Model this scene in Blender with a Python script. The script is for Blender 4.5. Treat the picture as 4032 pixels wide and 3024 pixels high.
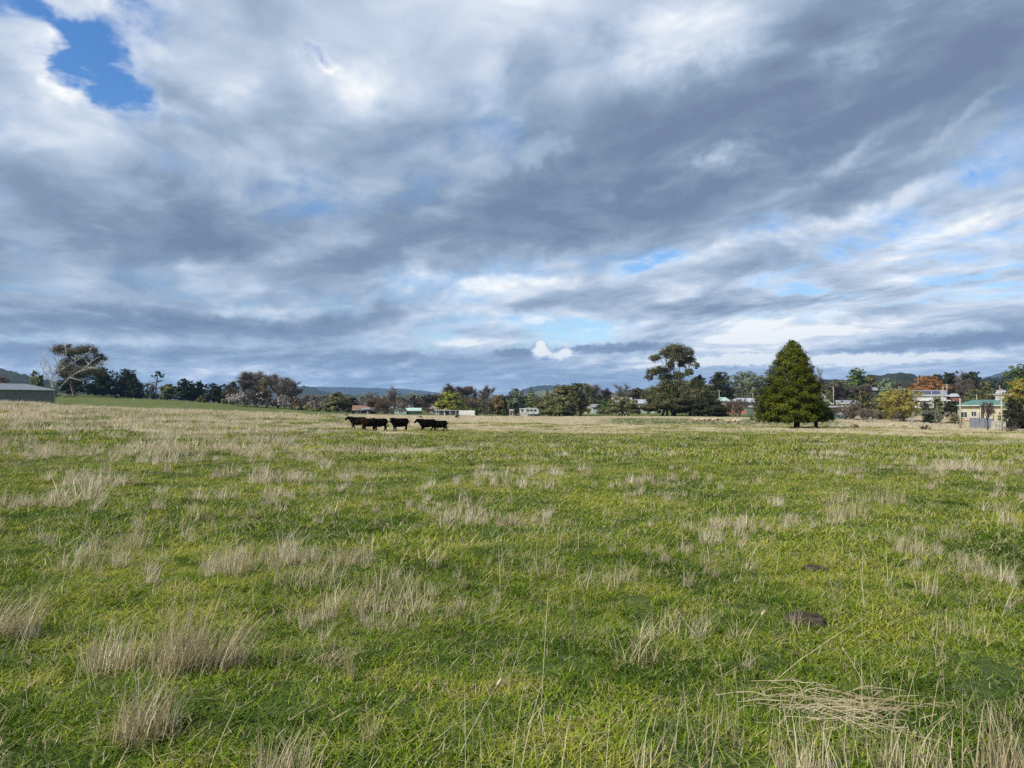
import bpy, bmesh, math, random
import numpy as np
from mathutils import Vector, Matrix, noise as mnoise

for _o in list(bpy.data.objects):
    bpy.data.objects.remove(_o, do_unlink=True)
SC = bpy.context.scene
COL = SC.collection
R = math.radians

# ------------------------------------------------------------------ camera
EYE = 1.6
FPX = 2912.0            # focal length in pixels of the 4032 px wide photograph
HOR = 1630.0            # row of the level line of sight
cam_d = bpy.data.cameras.new('camera')
cam = bpy.data.objects.new('camera', cam_d)
COL.objects.link(cam)
cam_d.sensor_width = 36.0
cam_d.lens = 36.0 * FPX / 4032.0
cam_d.clip_start = 0.05
cam_d.clip_end = 60000.0
cam.location = (0, 0, EYE)
cam.rotation_euler = (R(90) + math.atan((HOR - 1512.0) / FPX), 0, 0)
SC.camera = cam

# ------------------------------------------------------------------ exposure and engine
SC.view_settings.view_transform = 'Standard'
SC.view_settings.look = 'None'
SC.view_settings.gamma = 1.0
SC.view_settings.exposure = 0.18
SC.view_settings.use_curve_mapping = False
SC.render.engine = 'CYCLES'
SC.cycles.use_denoising = False
SC.cycles.use_adaptive_sampling = True
SC.cycles.adaptive_threshold = 0.022
SC.cycles.max_bounces = 4
SC.cycles.diffuse_bounces = 2
SC.cycles.glossy_bounces = 2
SC.cycles.transmission_bounces = 3
SC.cycles.volume_bounces = 0
SC.cycles.transparent_max_bounces = 8
SC.cycles.sample_clamp_indirect = 4.0

# ------------------------------------------------------------------ node helpers
class S:
    """a socket with arithmetic"""
    def __init__(s, t, k): s.t = t; s.k = k
    def _b(s, op, o, rev=False):
        n = s.t.nodes.new('ShaderNodeMath'); n.operation = op
        a, b = (o, s) if rev else (s, o)
        for i, v in enumerate((a, b)):
            if isinstance(v, S): s.t.links.new(v.k, n.inputs[i])
            elif v is not None: n.inputs[i].default_value = float(v)
        return S(s.t, n.outputs[0])
    def __add__(s, o): return s._b('ADD', o)
    __radd__ = __add__
    def __sub__(s, o): return s._b('SUBTRACT', o)
    def __rsub__(s, o): return s._b('SUBTRACT', o, True)
    def __mul__(s, o): return s._b('MULTIPLY', o)
    __rmul__ = __mul__
    def __truediv__(s, o): return s._b('DIVIDE', o)
    def __rtruediv__(s, o): return s._b('DIVIDE', o, True)
    def max(s, o): return s._b('MAXIMUM', o)
    def min(s, o): return s._b('MINIMUM', o)
    def pow(s, o): return s._b('POWER', o)
    def atan2(s, o): return s._b('ARCTAN2', o)
    def asin(s): return s._b('ARCSINE', None)
    def gt(s, o): return s._b('GREATER_THAN', o)
    def step(s, a, b, lo=0.0, hi=1.0, kind='SMOOTHSTEP'):
        n = s.t.nodes.new('ShaderNodeMapRange'); n.interpolation_type = kind
        s.t.links.new(s.k, n.inputs[0])
        for i, v in zip((1, 2, 3, 4), (a, b, lo, hi)): n.inputs[i].default_value = v
        return S(s.t, n.outputs[0])

def put(t, sock, v):
    if isinstance(v, S): t.links.new(v.k, sock)
    elif v is not None: sock.default_value = v

def sep(t, v):
    n = t.nodes.new('ShaderNodeSeparateXYZ'); put(t, n.inputs[0], v)
    return [S(t, o) for o in n.outputs]

def comb(t, x, y, z=0.0):
    n = t.nodes.new('ShaderNodeCombineXYZ')
    for i, v in enumerate((x, y, z)): put(t, n.inputs[i], v)
    return S(t, n.outputs[0])

def vmath(t, op, a, b=None):
    n = t.nodes.new('ShaderNodeVectorMath'); n.operation = op
    put(t, n.inputs[0], a)
    if b is not None: put(t, n.inputs[1], b)
    return S(t, n.outputs[0])

def vscale(t, a, f):
    n = t.nodes.new('ShaderNodeVectorMath'); n.operation = 'SCALE'
    put(t, n.inputs[0], a); put(t, n.inputs['Scale'], f)
    return S(t, n.outputs[0])

def tnoise(t, vec, scale, detail=4.0, rough=0.55, dist=0.0, lac=2.0, color=False, w=None):
    n = t.nodes.new('ShaderNodeTexNoise')
    n.noise_dimensions = '3D'
    put(t, n.inputs['Vector'], vec)
    n.inputs['Scale'].default_value = scale
    n.inputs['Detail'].default_value = detail
    n.inputs['Roughness'].default_value = rough
    n.inputs['Lacunarity'].default_value = lac
    n.inputs['Distortion'].default_value = dist
    return S(t, n.outputs['Color' if color else 'Fac'])

def ramp(t, f, stops, interp='LINEAR'):
    n = t.nodes.new('ShaderNodeValToRGB'); n.color_ramp.interpolation = interp
    e = n.color_ramp.elements
    while len(e) < len(stops): e.new(0.5)
    for i, (p, c) in enumerate(stops):
        e[i].position = p; e[i].color = (c[0], c[1], c[2], 1)
    put(t, n.inputs[0], f)
    return S(t, n.outputs[0])

def cmix(t, f, a, b, mode='MIX'):
    n = t.nodes.new('ShaderNodeMix'); n.data_type = 'RGBA'; n.blend_type = mode
    put(t, n.inputs[0], f)
    for i, v in ((6, a), (7, b)):
        if isinstance(v, S): t.links.new(v.k, n.inputs[i])
        else: n.inputs[i].default_value = (v[0], v[1], v[2], 1)
    return S(t, n.outputs[2])

# ------------------------------------------------------------------ sun and sky
SUN_AZ, SUN_EL = R(-122.0), R(40.0)      # measured from +Y towards +X: low winter sun on the left, behind the viewer
SUN_V = Vector((math.sin(SUN_AZ) * math.cos(SUN_EL), math.cos(SUN_AZ) * math.cos(SUN_EL), math.sin(SUN_EL)))
sun_d = bpy.data.lights.new('sun', 'SUN')
sun_d.energy = 5.0
sun_d.angle = R(1.0)
sun_d.color = (1.0, 0.95, 0.86)
sun = bpy.data.objects.new('sun', sun_d)
COL.objects.link(sun)
sun.rotation_euler = (-SUN_V).to_track_quat('-Z', 'Y').to_euler()

def build_world():
    w = bpy.data.worlds.new('World'); SC.world = w; w.use_nodes = True
    t = w.node_tree; t.nodes.clear()
    w.cycles.sampling_method = 'NONE'
    tc = t.nodes.new('ShaderNodeTexCoord')
    d = S(t, tc.outputs['Generated'])
    x, y, z = sep(t, d)
    zc = z.max(0.0)
    az = x.atan2(y)
    el = z.asin()
    # the cloud deck as a plane seen in perspective, turned along the cloud streets
    k = 1.0 / (zc + 0.12)
    A = R(-27.0)
    px = (x * math.sin(A) + y * math.cos(A)) * k
    py = (x * math.cos(A) - y * math.sin(A)) * k
    P = comb(t, px * 0.58, py * 0.92, 3.7)
    P2 = comb(t, px * 0.95, py * 1.05, 9.1)
    wv = vmath(t, 'SUBTRACT', tnoise(t, P2, 0.9, 3, 0.55, color=True), (0.5, 0.5, 0.5))
    Pw = vmath(t, 'ADD', P, vscale(t, wv, 0.55))
    n1 = tnoise(t, Pw, 1.15, 8, 0.56)
    # the same field a little towards the sun: the difference lights the billows
    off = vmath(t, 'ADD', Pw, (-0.05, -0.13, 0.02))
    n1s = tnoise(t, off, 1.15, 4, 0.54)
    P3w = vmath(t, 'ADD', P2, vscale(t, wv, 0.7))
    n2 = tnoise(t, P3w, 2.6, 6, 0.60)
    n3 = tnoise(t, vmath(t, 'ADD', P2, (5.0, 2.0, 1.0)), 0.55, 2, 0.5)
    n4 = tnoise(t, vmath(t, 'ADD', P3w, (1.0, 7.0, 3.0)), 6.5, 4, 0.62)
    vo = t.nodes.new('ShaderNodeTexVoronoi'); vo.feature = 'SMOOTH_F1'; vo.voronoi_dimensions = '2D'
    put(t, vo.inputs['Vector'], P3w); vo.inputs['Scale'].default_value = 3.4; vo.inputs['Detail'].default_value = 3.0
    vo.inputs['Roughness'].default_value = 0.6; vo.inputs['Smoothness'].default_value = 0.35; vo.normalize = True
    puff = 0.42 - S(t, vo.outputs['Distance'])
    # ragged coordinates for the big cloud masses
    wa = vmath(t, 'SUBTRACT', tnoise(t, vmath(t, 'ADD', d, (2.0, 0.3, 0.1)), 4.5, 5, 0.62, color=True), (0.5, 0.5, 0.5))
    flat = z.step(0.02, 0.28, 0.05, 1.0, 'LINEAR')
    wx, wy, wz = sep(t, wa)
    B = comb(t, az + wx * 0.26, el + wy * flat * 0.20, 0.0)
    wf = vmath(t, 'SUBTRACT', tnoise(t, d, 60.0, 3, 0.6, color=True), (0.5, 0.5, 0.5))
    fx, fy, fz = sep(t, wf)
    B2 = comb(t, az + wx * 0.04 + fx * 0.020, el + fy * 0.016, 0.0)

    def mass(u, v, ru, rv, ang=0.0, fine=False):
        """one cloud mass (or gap), given by a direction and its angular half sizes"""
        a0 = math.atan((u - 2016.0) / FPX)
        hyp = math.hypot(FPX, u - 2016.0)
        e0 = math.atan((HOR - v) / hyp)
        m = t.nodes.new('ShaderNodeMapping'); m.vector_type = 'TEXTURE'
        put(t, m.inputs[0], B2 if fine else B)
        m.inputs[1].default_value = (a0, e0, 0)
        m.inputs[2].default_value = (0, 0, R(ang))
        m.inputs[3].default_value = (ru / FPX, rv / FPX, 1)
        g = t.nodes.new('ShaderNodeTexGradient'); g.gradient_type = 'SPHERICAL'
        t.links.new(m.outputs[0], g.inputs[0])
        return S(t, g.outputs[1]).step(0.0, 1.0)

    dens = n1 * 1.5 - 0.10
    brt = None
    for (u, v, ru, rv, ang, dd, bb) in SKY_MASSES:
        g = mass(u, v, ru, rv, ang, rv < 60 and v > 1280)
        if dd: dens = dens + g * dd
        if bb: brt = (g * bb) if brt is None else (brt + g * bb)
    # broken small clouds low on the right: more detail in the density there
    brk = mass(3300, 1080, 1700, 520, 8)
    dens = dens + (n2 - 0.5) * brk * 2.4 + brk * 0.06
    dens = dens + el.step(R(5.5), R(2.0), 0.0, 0.55) + (n2 - 0.5) * 0.70 + (n4 - 0.5) * 0.35 + puff * 0.45
    gapm = mass(330, 210, 620, 420, -50)
    dens = dens + (n2 - 0.5) * gapm * 1.7 + (n4 - 0.5) * gapm * 0.9 + gapm * 0.10
    cover = dens.step(0.12, 0.80)
    thick = dens.step(0.42, 1.15)
    lightd = (n1 - n1s)
    bright = 0.57 - thick * 0.34 + lightd * 2.5 + (n2 - 0.5) * 0.68 + (n4 - 0.5) * 0.30 + puff * 0.74 + (n3 - 0.5) * 0.40 + brt
    bright = bright + el.step(R(6.0), R(1.5), 0.0, 0.10)
    edge = dens.step(0.40, 0.62, 1.0, 0.0)
    bright = bright + edge * 0.06
    ccol = ramp(t, bright, [(0.0, (.152, .208, .318)), (0.28, (.210, .285, .398)), (0.5, (.325, .415, .540)),
                            (0.68, (.475, .562, .690)), (0.86, (.670, .728, .810)), (1.0, (.92, .93, .92))])
    # clouds far down towards the horizon are seen through much air
    ccol = cmix(t, el.step(R(8), R(0.5), 0.0, 0.40), ccol, (.32, .47, .69))
    # clear sky behind
    sky = t.nodes.new('ShaderNodeTexSky'); sky.sky_type = 'NISHITA'
    sky.sun_disc = False
    sky.sun_elevation = SUN_EL; sky.sun_rotation = SUN_AZ
    sky.air_density = 1.0; sky.dust_density = 0.6; sky.ozone_density = 1.6
    hs = t.nodes.new('ShaderNodeHueSaturation'); hs.inputs['Saturation'].default_value = 1.35; hs.inputs['Hue'].default_value = 0.507
    t.links.new(sky.outputs[0], hs.inputs['Color'])
    blue = S(t, hs.outputs[0])
    bg1 = t.nodes.new('ShaderNodeBackground'); put(t, bg1.inputs[0], blue); bg1.inputs[1].default_value = 0.15
    bg2 = t.nodes.new('ShaderNodeBackground'); put(t, bg2.inputs[0], ccol); bg2.inputs[1].default_value = 1.0
    mx = t.nodes.new('ShaderNodeMixShader'); put(t, mx.inputs[0], cover)
    t.links.new(bg1.outputs[0], mx.inputs[1]); t.links.new(bg2.outputs[0], mx.inputs[2])
    out = t.nodes.new('ShaderNodeOutputWorld'); t.links.new(mx.outputs[0], out.inputs[0])

# direction (as photograph column, row), half sizes, tilt, density change, brightness change
SKY_MASSES = [
    # the blue gap, upper left
    (350, 240, 330, 180, -58, -0.66, 0.0), (120, 20, 420, 160, -8, -0.50, 0.0), (450, 60, 220, 180, 0, -0.30, 0.0),
    (420, 360, 260, 110, -24, -0.34, 0.0), (225, 130, 130, 90, 0, 0.42, 0.0), (1180, 180, 70, 46, -40, -0.40, 0.0),
    # bright shoulder of cloud right of the gap, and the pale left bank
    (820, 270, 330, 330, 0, 0.14, 0.16), (40, 420, 420, 330, -30, 0.12, 0.08), (1350, 300, 330, 170, 0, 0.10, 0.34),
    (1050, 590, 260, 130, 20, 0.05, 0.22), (1560, 60, 1000, 300, 0, 0.22, 0.20), (1900, 480, 260, 420, -25, 0.0, 0.14),
    # dark bellies
    (2450, 640, 1200, 360, 16, 0.40, -0.16), (3600, 230, 1400, 520, 24, 0.45, -0.20), (600, 860, 1200, 200, -4, 0.30, -0.18),
    (2000, 900, 1000, 240, 12, 0.40, -0.16), (420, 1260, 800, 90, 0, 0.45, -0.26), (1300, 1285, 560, 90, 2, 0.40, -0.26),
    (20, 1200, 300, 80, 0, 0.30, 0.30), (740, 960, 260, 80, -14, 0.2, -0.14), (900, 1220, 420, 50, 3, 0.0, 0.30),
    (2060, 300, 220, 200, 30, 0.1, -0.14),
    # pale torn stretch at the top and the long light streak to the right
    (2700, 110, 330, 190, 0, 0.0, 0.34), (2790, 690, 520, 80, 12, 0.0, 0.34), (3300, 590, 700, 60, 18, 0.0, 0.24),
    (3350, 220, 300, 100, 24, 0.0, 0.28), (3400, 830, 620, 60, 8, 0.0, 0.34), (2160, 610, 200, 70, 0, 0.0, 0.22),
    (2840, 600, 110, 60, 20, 0.0, 0.40), (3950, 420, 420, 40, 28, 0.0, 0.18),
    # clearer air low down on the right
    (3500, 1080, 1500, 340, 8, 0.0, 0.16), (2660, 1020, 560, 50, 8, -0.40, 0.0), (2250, 1300, 480, 90, 0, -0.75, 0.0),
    (3900, 930, 520, 110, 14, -0.22, 0.16), (3100, 1340, 1300, 130, 0, 0.25, 0.50), (3300, 1470, 1500, 70, 0, 0.3, 0.25), (1850, 1140, 500, 50, 6, 0.0, 0.26),
    (1900, 1350, 420, 36, 0, 0.0, 0.34), (2800, 1428, 560, 30, 0, 0.3, 0.36),
    # dark flat clouds near the horizon
    (2420, 1370, 330, 26, 2, 0.7, -0.55), (3800, 1345, 640, 52, 4, 0.7, -0.55), (2040, 1392, 130, 22, 0, 0.7, -0.40),
    (2900, 1500, 1800, 40, 0, 0.4, -0.10), (900, 1400, 1500, 40, 0, 0.45, -0.16), (700, 1455, 1300, 30, 0, 0.4, 0.22), (1500, 1520, 1500, 30, 0, 0.4, 0.12), (0, 1560, 2600, 70, 0, 0.7, 0.0),
    # small sunlit cumulus
    (2116, 1392, 42, 36, 0, 1.2, .85), (2138, 1366, 38, 40, 0, 1.2, 1.0), (2160, 1392, 42, 34, 0, 1.2, .75), (2206, 1396, 42, 28, 0, 1.2, .85), (2230, 1384, 40, 32, 0, 1.2, .95), (2142, 1350, 28, 26, 0, 1.1, .9),
    # cream light between the layers low on the right
    (2950, 1412, 620, 26, 0, 0.4, 0.55), (3450, 1415, 560, 30, 0, 0.4, 0.55), (3000, 1270, 900, 40, 0, 0.3, 0.30), (2780, 1434, 460, 18, 0, 0.3, 0.4),
]
build_world()

# ------------------------------------------------------------------ naming and mesh helpers
def tag(o, label=None, cat=None, group=None, kind=None):
    if label: o['label'] = label
    if cat: o['category'] = cat
    if group: o['group'] = group
    if kind: o['kind'] = kind
    return o

def link(name, me, parent=None, loc=None):
    o = bpy.data.objects.new(name, me)
    COL.objects.link(o)
    if parent is not None: o.parent = parent
    if loc is not None: o.location = loc
    return o

def empty(name, loc=(0, 0, 0), rz=0.0):
    o = bpy.data.objects.new(name, None)
    COL.objects.link(o)
    o.location = loc; o.rotation_euler = (0, 0, rz); o.empty_display_size = 0.3
    return o

def mesh_np(name, v, f, mat=None, attrs=None, smooth=False):
    """v (n,3) array, f (m,3 or 4) array"""
    me = bpy.data.meshes.new(name)
    v = np.asarray(v, dtype=np.float32); f = np.asarray(f, dtype=np.int32)
    n, k = f.shape
    me.vertices.add(len(v)); me.vertices.foreach_set('co', v.ravel())
    me.loops.add(n * k); me.loops.foreach_set('vertex_index', f.ravel())
    me.polygons.add(n)
    me.polygons.foreach_set('loop_start', np.arange(0, n * k, k, dtype=np.int32))
    me.polygons.foreach_set('loop_total', np.full(n, k, dtype=np.int32))
    if smooth: me.polygons.foreach_set('use_smooth', np.ones(n, dtype=bool))
    for an, (ty, dom, arr) in (attrs or {}).items():
        a = me.attributes.new(an, ty, dom)
        key = {'FLOAT': 'value', 'INT': 'value', 'FLOAT_VECTOR': 'vector'}[ty]
        a.data.foreach_set(key, np.asarray(arr).ravel())
    me.update(calc_edges=True)
    if mat: me.materials.append(mat)
    return me

class MB:
    """collects boxes, tubes and polygons, then becomes ONE mesh"""
    def __init__(s): s.v = []; s.f = []
    def add(s, vs, fs):
        b = len(s.v); s.v += [tuple(q) for q in vs]; s.f += [tuple(b + i for i in q) for q in fs]; return s
    def box(s, x0, x1, y0, y1, z0, z1):
        return s.add([(x0, y0, z0), (x1, y0, z0), (x1, y1, z0), (x0, y1, z0), (x0, y0, z1), (x1, y0, z1), (x1, y1, z1), (x0, y1, z1)],
                     [(0, 3, 2, 1), (4, 5, 6, 7), (0, 1, 5, 4), (1, 2, 6, 5), (2, 3, 7, 6), (3, 0, 4, 7)])
    def tube(s, pts, rad, n=6, cap=True):
        pts = [Vector(p) for p in pts]
        if not hasattr(rad, '__len__'): rad = [rad] * len(pts)
        rings = []; prev = None
        for i, p in enumerate(pts):
            d = (pts[min(i + 1, len(pts) - 1)] - pts[max(i - 1, 0)])
            if d.length < 1e-9: d = Vector((0, 0, 1))
            d.normalize()
            a = (Vector((1, 0, 0)) if prev is None else prev)
            a = a - d * a.dot(d)
            if a.length < 1e-3:
                a = Vector((0, 1, 0)); a = a - d * a.dot(d)
            a.normalize(); prev = a
            b = d.cross(a)
            rings.append([p + (a * math.cos(2 * math.pi * k / n) + b * math.sin(2 * math.pi * k / n)) * rad[i] for k in range(n)])
        vs = [q for r in rings for q in r]; fs = []
        for i in range(len(rings) - 1):
            for k in range(n):
                fs.append((i * n + k, i * n + (k + 1) % n, (i + 1) * n + (k + 1) % n, (i + 1) * n + k))
        if cap:
            fs.append(tuple(range(n - 1, -1, -1))); fs.append(tuple(range((len(rings) - 1) * n, len(rings) * n)))
        return s.add(vs, fs)
    def prism(s, poly, ax, a0, a1):
        """poly of 2-D points extruded along axis ax ('x' or 'y') from a0 to a1"""
        n = len(poly)
        def P(q, a): return (a, q[0], q[1]) if ax == 'x' else (q[0], a, q[1])
        vs = [P(q, a0) for q in poly] + [P(q, a1) for q in poly]
        fs = [tuple(range(n)), tuple(range(2 * n - 1, n - 1, -1))]
        fs += [(i, (i + 1) % n, n + (i + 1) % n, n + i) for i in range(n)]
        return s.add(vs, fs)
    def build(s, name, mat, parent=None, smooth=False):
        me = bpy.data.meshes.new(name)
        me.from_pydata(s.v, [], s.f)
        bm = bmesh.new(); bm.from_mesh(me); bmesh.ops.recalc_face_normals(bm, faces=bm.faces); bm.to_mesh(me); bm.free()
        if smooth: me.polygons.foreach_set('use_smooth', np.ones(len(me.polygons), dtype=bool))
        me.materials.append(mat)
        return link(name, me, parent)

# ------------------------------------------------------------------ terrain heights
def Yh(row, d): return EYE + (HOR - row) / FPX * d
_DS = [0, 8, 15, 25, 40, 55, 63, 75, 90, 110, 140, 180, 230, 300, 360, 500, 800, 1400, 3000, 16000]  # metres
_PR = {   # photograph column -> heights at the distances above
    -2400: [0, 0, .1, .4, 1.0, 1.9, 2.4, 3.0, 3.2, 3.4, 3.8, 5, 7, 10, 13, 18, 26, 24, 12, 0],
    0:    [0, .05, .15, .40, 1.1, 1.95, 2.35, 2.76, 2.5, 2.65, 2.9, 4.1, 5.6, 8.8, 12.1, 17, 25, 24, 12, 0],
    300:  [0, .03, .12, .28, .82, 1.5, 1.85, 2.26, 2.1, 2.3, 2.6, 3.7, 5.07, 8.2, 11.7, 15, 20.8, 21, 10, 0],
    600:  [0, .02, .08, .18, .6, 1.2, 1.55, 1.95, 1.8, 1.7, 1.7, 2.5, 4.2, 7.3, 9.0, 11.6, 15.3, 17, 9, 0],
    900:  [0, 0, .04, .1, .4, .9, 1.2, 1.64, 1.55, 1.4, 1.3, 1.9, 3.3, 5.6, 7.0, 8.6, 10.2, 11, 6, 0],
    1200: [0, 0, .02, .05, .22, .55, .85, 1.46, 1.52, 1.35, 1.3, 1.5, 2.2, 3.5, 4.2, 5.4, 6.8, 7, 4, 0],
    1400: [0, 0, 0, 0, .03, .05, .1, .35, .55, .8, 1.1, 1.3, 1.44, 1.9, 2.3, 3.6, 7, 9, 6, 0],
    1700: [0, 0, 0, 0, 0, 0, 0, .1, .25, .5, .88, 1.0, 1.3, 1.6, 2.1, 3.3, 9, 14, 9, 0],
    2100: [0, 0, 0, 0, 0, 0, 0, 0, .1, .3, .6, .8, .85, 1.2, 2.0, 4.0, 11, 17, 10, 0],
    2600: [0, 0, 0, 0, 0, -.03, -.05, -.05, 0, .1, .3, .75, 1.15, 2.4, 3.4, 5.8, 14, 20, 10, 0],
    3100: [0, 0, 0, 0, 0, 0, 0, 0, 0, 0, .1, .3, .8, 2.1, 3.8, 8.4, 19, 24, 12, 0],
    3500: [0, 0, 0, 0, -.03, -.08, -.1, -.1, -.15, -.3, -.6, -.3, 2.0, 5.9, 7.6, 12, 22, 27, 14, 0],
    3800: [0, 0, 0, 0, -.05, -.08, -.1, -.2, -.6, -1.2, -1.4, -.2, 2.5, 5.9, 7.8, 13.6, 25, 30, 15, 0],
    4032: [0, 0, 0, 0, 0, -.05, -.12, -.4, -1.0, -1.6, -1.8, -.8, 1.2, 4.2, 7, 13, 25, 30, 15, 0],
    6400: [0, 0, 0, 0, 0, -.1, -.2, -.4, -.9, -1.4, -1.5, -.4, 1.5, 4.5, 7, 13, 25, 30, 15, 0],
}
_LD = np.linspace(math.log(2.0), math.log(16000.0), 420)
_UK = sorted(_PR)
_TAB = []
for _u in _UK:
    _h = np.interp(np.exp(_LD), _DS, _PR[_u])
    _k = np.hanning(13); _k /= _k.sum()
    _TAB.append(np.convolve(np.pad(_h, 6, mode='edge'), _k, mode='valid'))
_TAB = np.array(_TAB)
_AK = np.array([math.atan((u - 2016) / FPX) for u in _UK])
_AF = np.linspace(_AK[0], _AK[-1], 500)
_TF = np.array([np.interp(_AF, _AK, _TAB[:, j]) for j in range(_TAB.shape[1])]).T
_k = np.hanning(31); _k /= _k.sum()
_TF = np.apply_along_axis(lambda c: np.convolve(np.pad(c, 15, mode='edge'), _k, mode='valid'), 0, _TF)

def vnoise(x, y, seed=0):
    """smooth value noise on arrays, 0..1"""
    xi = np.floor(x).astype(np.int64); yi = np.floor(y).astype(np.int64)
    xf = x - xi; yf = y - yi
    xf = xf * xf * (3 - 2 * xf); yf = yf * yf * (3 - 2 * yf)
    def hsh(a, b):
        h = (a * 374761393 + b * 668265263 + seed * 974634777) & 0x7fffffff
        h = ((h ^ (h >> 13)) * 1274126177) & 0x7fffffff
        return ((h ^ (h >> 16)) & 0xffff) / 65535.0
    return (hsh(xi, yi) * (1 - xf) + hsh(xi + 1, yi) * xf) * (1 - yf) + (hsh(xi, yi + 1) * (1 - xf) + hsh(xi + 1, yi + 1) * xf) * yf

def fbm(x, y, seed=0, oct=4):
    s = 0.0; a = 0.5; n = 0.0
    for o in range(oct):
        s = s + a * vnoise(x * 2 ** o + o * 17.3, y * 2 ** o - o * 9.1, seed + o); n += a; a *= 0.5
    return s / n

def polar(x, y):
    r = np.hypot(x, y); a = np.arctan2(x, y)
    ac = np.clip(a, _AF[0], _AF[-1])
    return a, ac, np.maximum(r * np.cos(ac), 2.0)

def height(x, y):
    x = np.asarray(x, dtype=float); y = np.asarray(y, dtype=float)
    a, ac, d = polar(x, y)
    fa = (ac - _AF[0]) / (_AF[-1] - _AF[0]) * (len(_AF) - 1)
    fd = np.clip((np.log(d) - _LD[0]) / (_LD[-1] - _LD[0]) * (len(_LD) - 1), 0, len(_LD) - 1)
    i = np.clip(fa.astype(int), 0, len(_AF) - 2); j = np.clip(fd.astype(int), 0, len(_LD) - 2)
    u = fa - i; v = fd - j
    h = (_TF[i, j] * (1 - u) + _TF[i + 1, j] * u) * (1 - v) + (_TF[i, j + 1] * (1 - u) + _TF[i + 1, j + 1] * u) * v
    r = np.hypot(x, y)
    fade = np.clip(r / 3.0, 0, 1) * np.clip((400 - r) / 300, 0, 1)
    return h + fade * ((fbm(x * 0.35, y * 0.35, 3) - 0.5) * 0.22 + (fbm(x * 1.7, y * 1.7, 8, 3) - 0.5) * 0.07)

def gz(x, y): return float(height(np.array([x]), np.array([y]))[0])

def xat(u, d): return (u - 2016.0) / FPX * d
def ground(u, d):
    """the point of the ground in column u at depth d"""
    x = xat(u, d); return Vector((x, d, gz(x, d)))
def dflat(row): return EYE * FPX / (row - HOR)

def sstep(a, b, x):
    t = np.clip((x - a) / (b - a), 0, 1); return t * t * (3 - 2 * t)

def dry(x, y):
    """how much of the sward at a place is dead, straw coloured grass"""
    x = np.asarray(x, dtype=float); y = np.asarray(y, dtype=float)
    a, ac, d = polar(x, y)
    u = 2016 + FPX * np.tan(np.clip(a, -1.2, 1.2))
    near = np.interp(u, [-500, 1000, 1400, 2000, 2700, 3300, 3700, 4032, 4600], [34, 42, 54, 61, 62, 58, 50, 45, 42])
    big = fbm(x * 0.055 + 3, y * 0.035 + 1, 21); mid = fbm(x * 0.35, y * 0.22, 33)
    belt = sstep(near * 0.93, near * 1.07, d + (mid - 0.5) * 12)
    leftw = sstep(1500, 1150, u)
    strip = sstep(98, 108, d) * sstep(185, 165, d) * sstep(2250, 2450, u) * sstep(3450, 3250, u)
    belt = belt * (1 - 0.65 * strip)
    belt = belt * (1 - leftw) + leftw * belt * np.clip(0.55 + (mid - 0.45) * 2.2, 0.12, 1)
    patch = sstep(0.50, 0.72, fbm(x * 0.22 + 9, y * 0.16 + 4, 55)) * sstep(9, 24, d) * 0.65
    patch = patch * np.interp(u, [0, 1600, 2600, 4000], [1.0, 0.95, 0.55, 0.42])
    out = np.maximum(belt * 0.95, patch)
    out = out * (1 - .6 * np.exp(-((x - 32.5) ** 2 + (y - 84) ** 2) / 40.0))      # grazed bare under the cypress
    hill = sstep(80, 100, d) * leftw          # the grazed green hill on the left
    town = sstep(195, 225, d)
    return np.clip(out * (1 - np.maximum(hill, town * 0.85)), 0, 1)

# ------------------------------------------------------------------ materials
def mat_base(name):
    m = bpy.data.materials.new(name); m.use_nodes = True
    t = m.node_tree; t.nodes.clear()
    out = t.nodes.new('ShaderNodeOutputMaterial')
    return m, t, out

def principled(t, out, col, rough=0.8, spec=0.25, metal=0.0, normal=None):
    p = t.nodes.new('ShaderNodeBsdfPrincipled')
    if isinstance(col, S): t.links.new(col.k, p.inputs['Base Color'])
    else: p.inputs['Base Color'].default_value = (*col, 1)
    put(t, p.inputs['Roughness'], rough)
    p.inputs['Specular IOR Level'].default_value = spec
    p.inputs['Metallic'].default_value = metal
    if normal is not None: t.links.new(normal.k, p.inputs['Normal'])
    if out is not None: t.links.new(p.outputs[0], out.inputs[0])
    return p

def bump(t, h, strength=0.4, dist=0.05):
    n = t.nodes.new('ShaderNodeBump'); n.inputs['Strength'].default_value = strength; n.inputs['Distance'].default_value = dist
    put(t, n.inputs['Height'], h); return S(t, n.outputs[0])

def attr(t, name, ty='GEOMETRY', out='Fac'):
    n = t.nodes.new('ShaderNodeAttribute'); n.attribute_name = name; n.attribute_type = ty
    return S(t, n.outputs[out])

def pos(t):
    return S(t, t.nodes.new('ShaderNodeNewGeometry').outputs['Position'])

def ground_material():
    m, t, out = mat_base('pasture_ground')
    P = pos(t)
    d = attr(t, 'dry'); far = attr(t, 'far')
    n1 = tnoise(t, P, 0.9, 6, 0.65); n2 = tnoise(t, P, 9.0, 5, 0.7); n3 = tnoise(t, P, 0.12, 4, 0.6)
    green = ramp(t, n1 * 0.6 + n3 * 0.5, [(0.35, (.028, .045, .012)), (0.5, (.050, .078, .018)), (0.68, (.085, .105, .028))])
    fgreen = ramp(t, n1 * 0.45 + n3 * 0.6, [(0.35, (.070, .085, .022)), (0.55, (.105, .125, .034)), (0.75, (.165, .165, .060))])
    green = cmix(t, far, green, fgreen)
    straw = ramp(t, n2 * 0.5 + n1 * 0.5, [(0.3, (.24, .19, .105)), (0.5, (.38, .32, .20)), (0.7, (.50, .43, .29))])
    col = cmix(t, (d + (n2 - 0.5) * 0.5).step(0.25, 0.85), green, straw)
    principled(t, out, col, 0.95, 0.1, normal=bump(t, n2 + n1 * 2.0, 0.6, 0.08))
    return m

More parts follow.
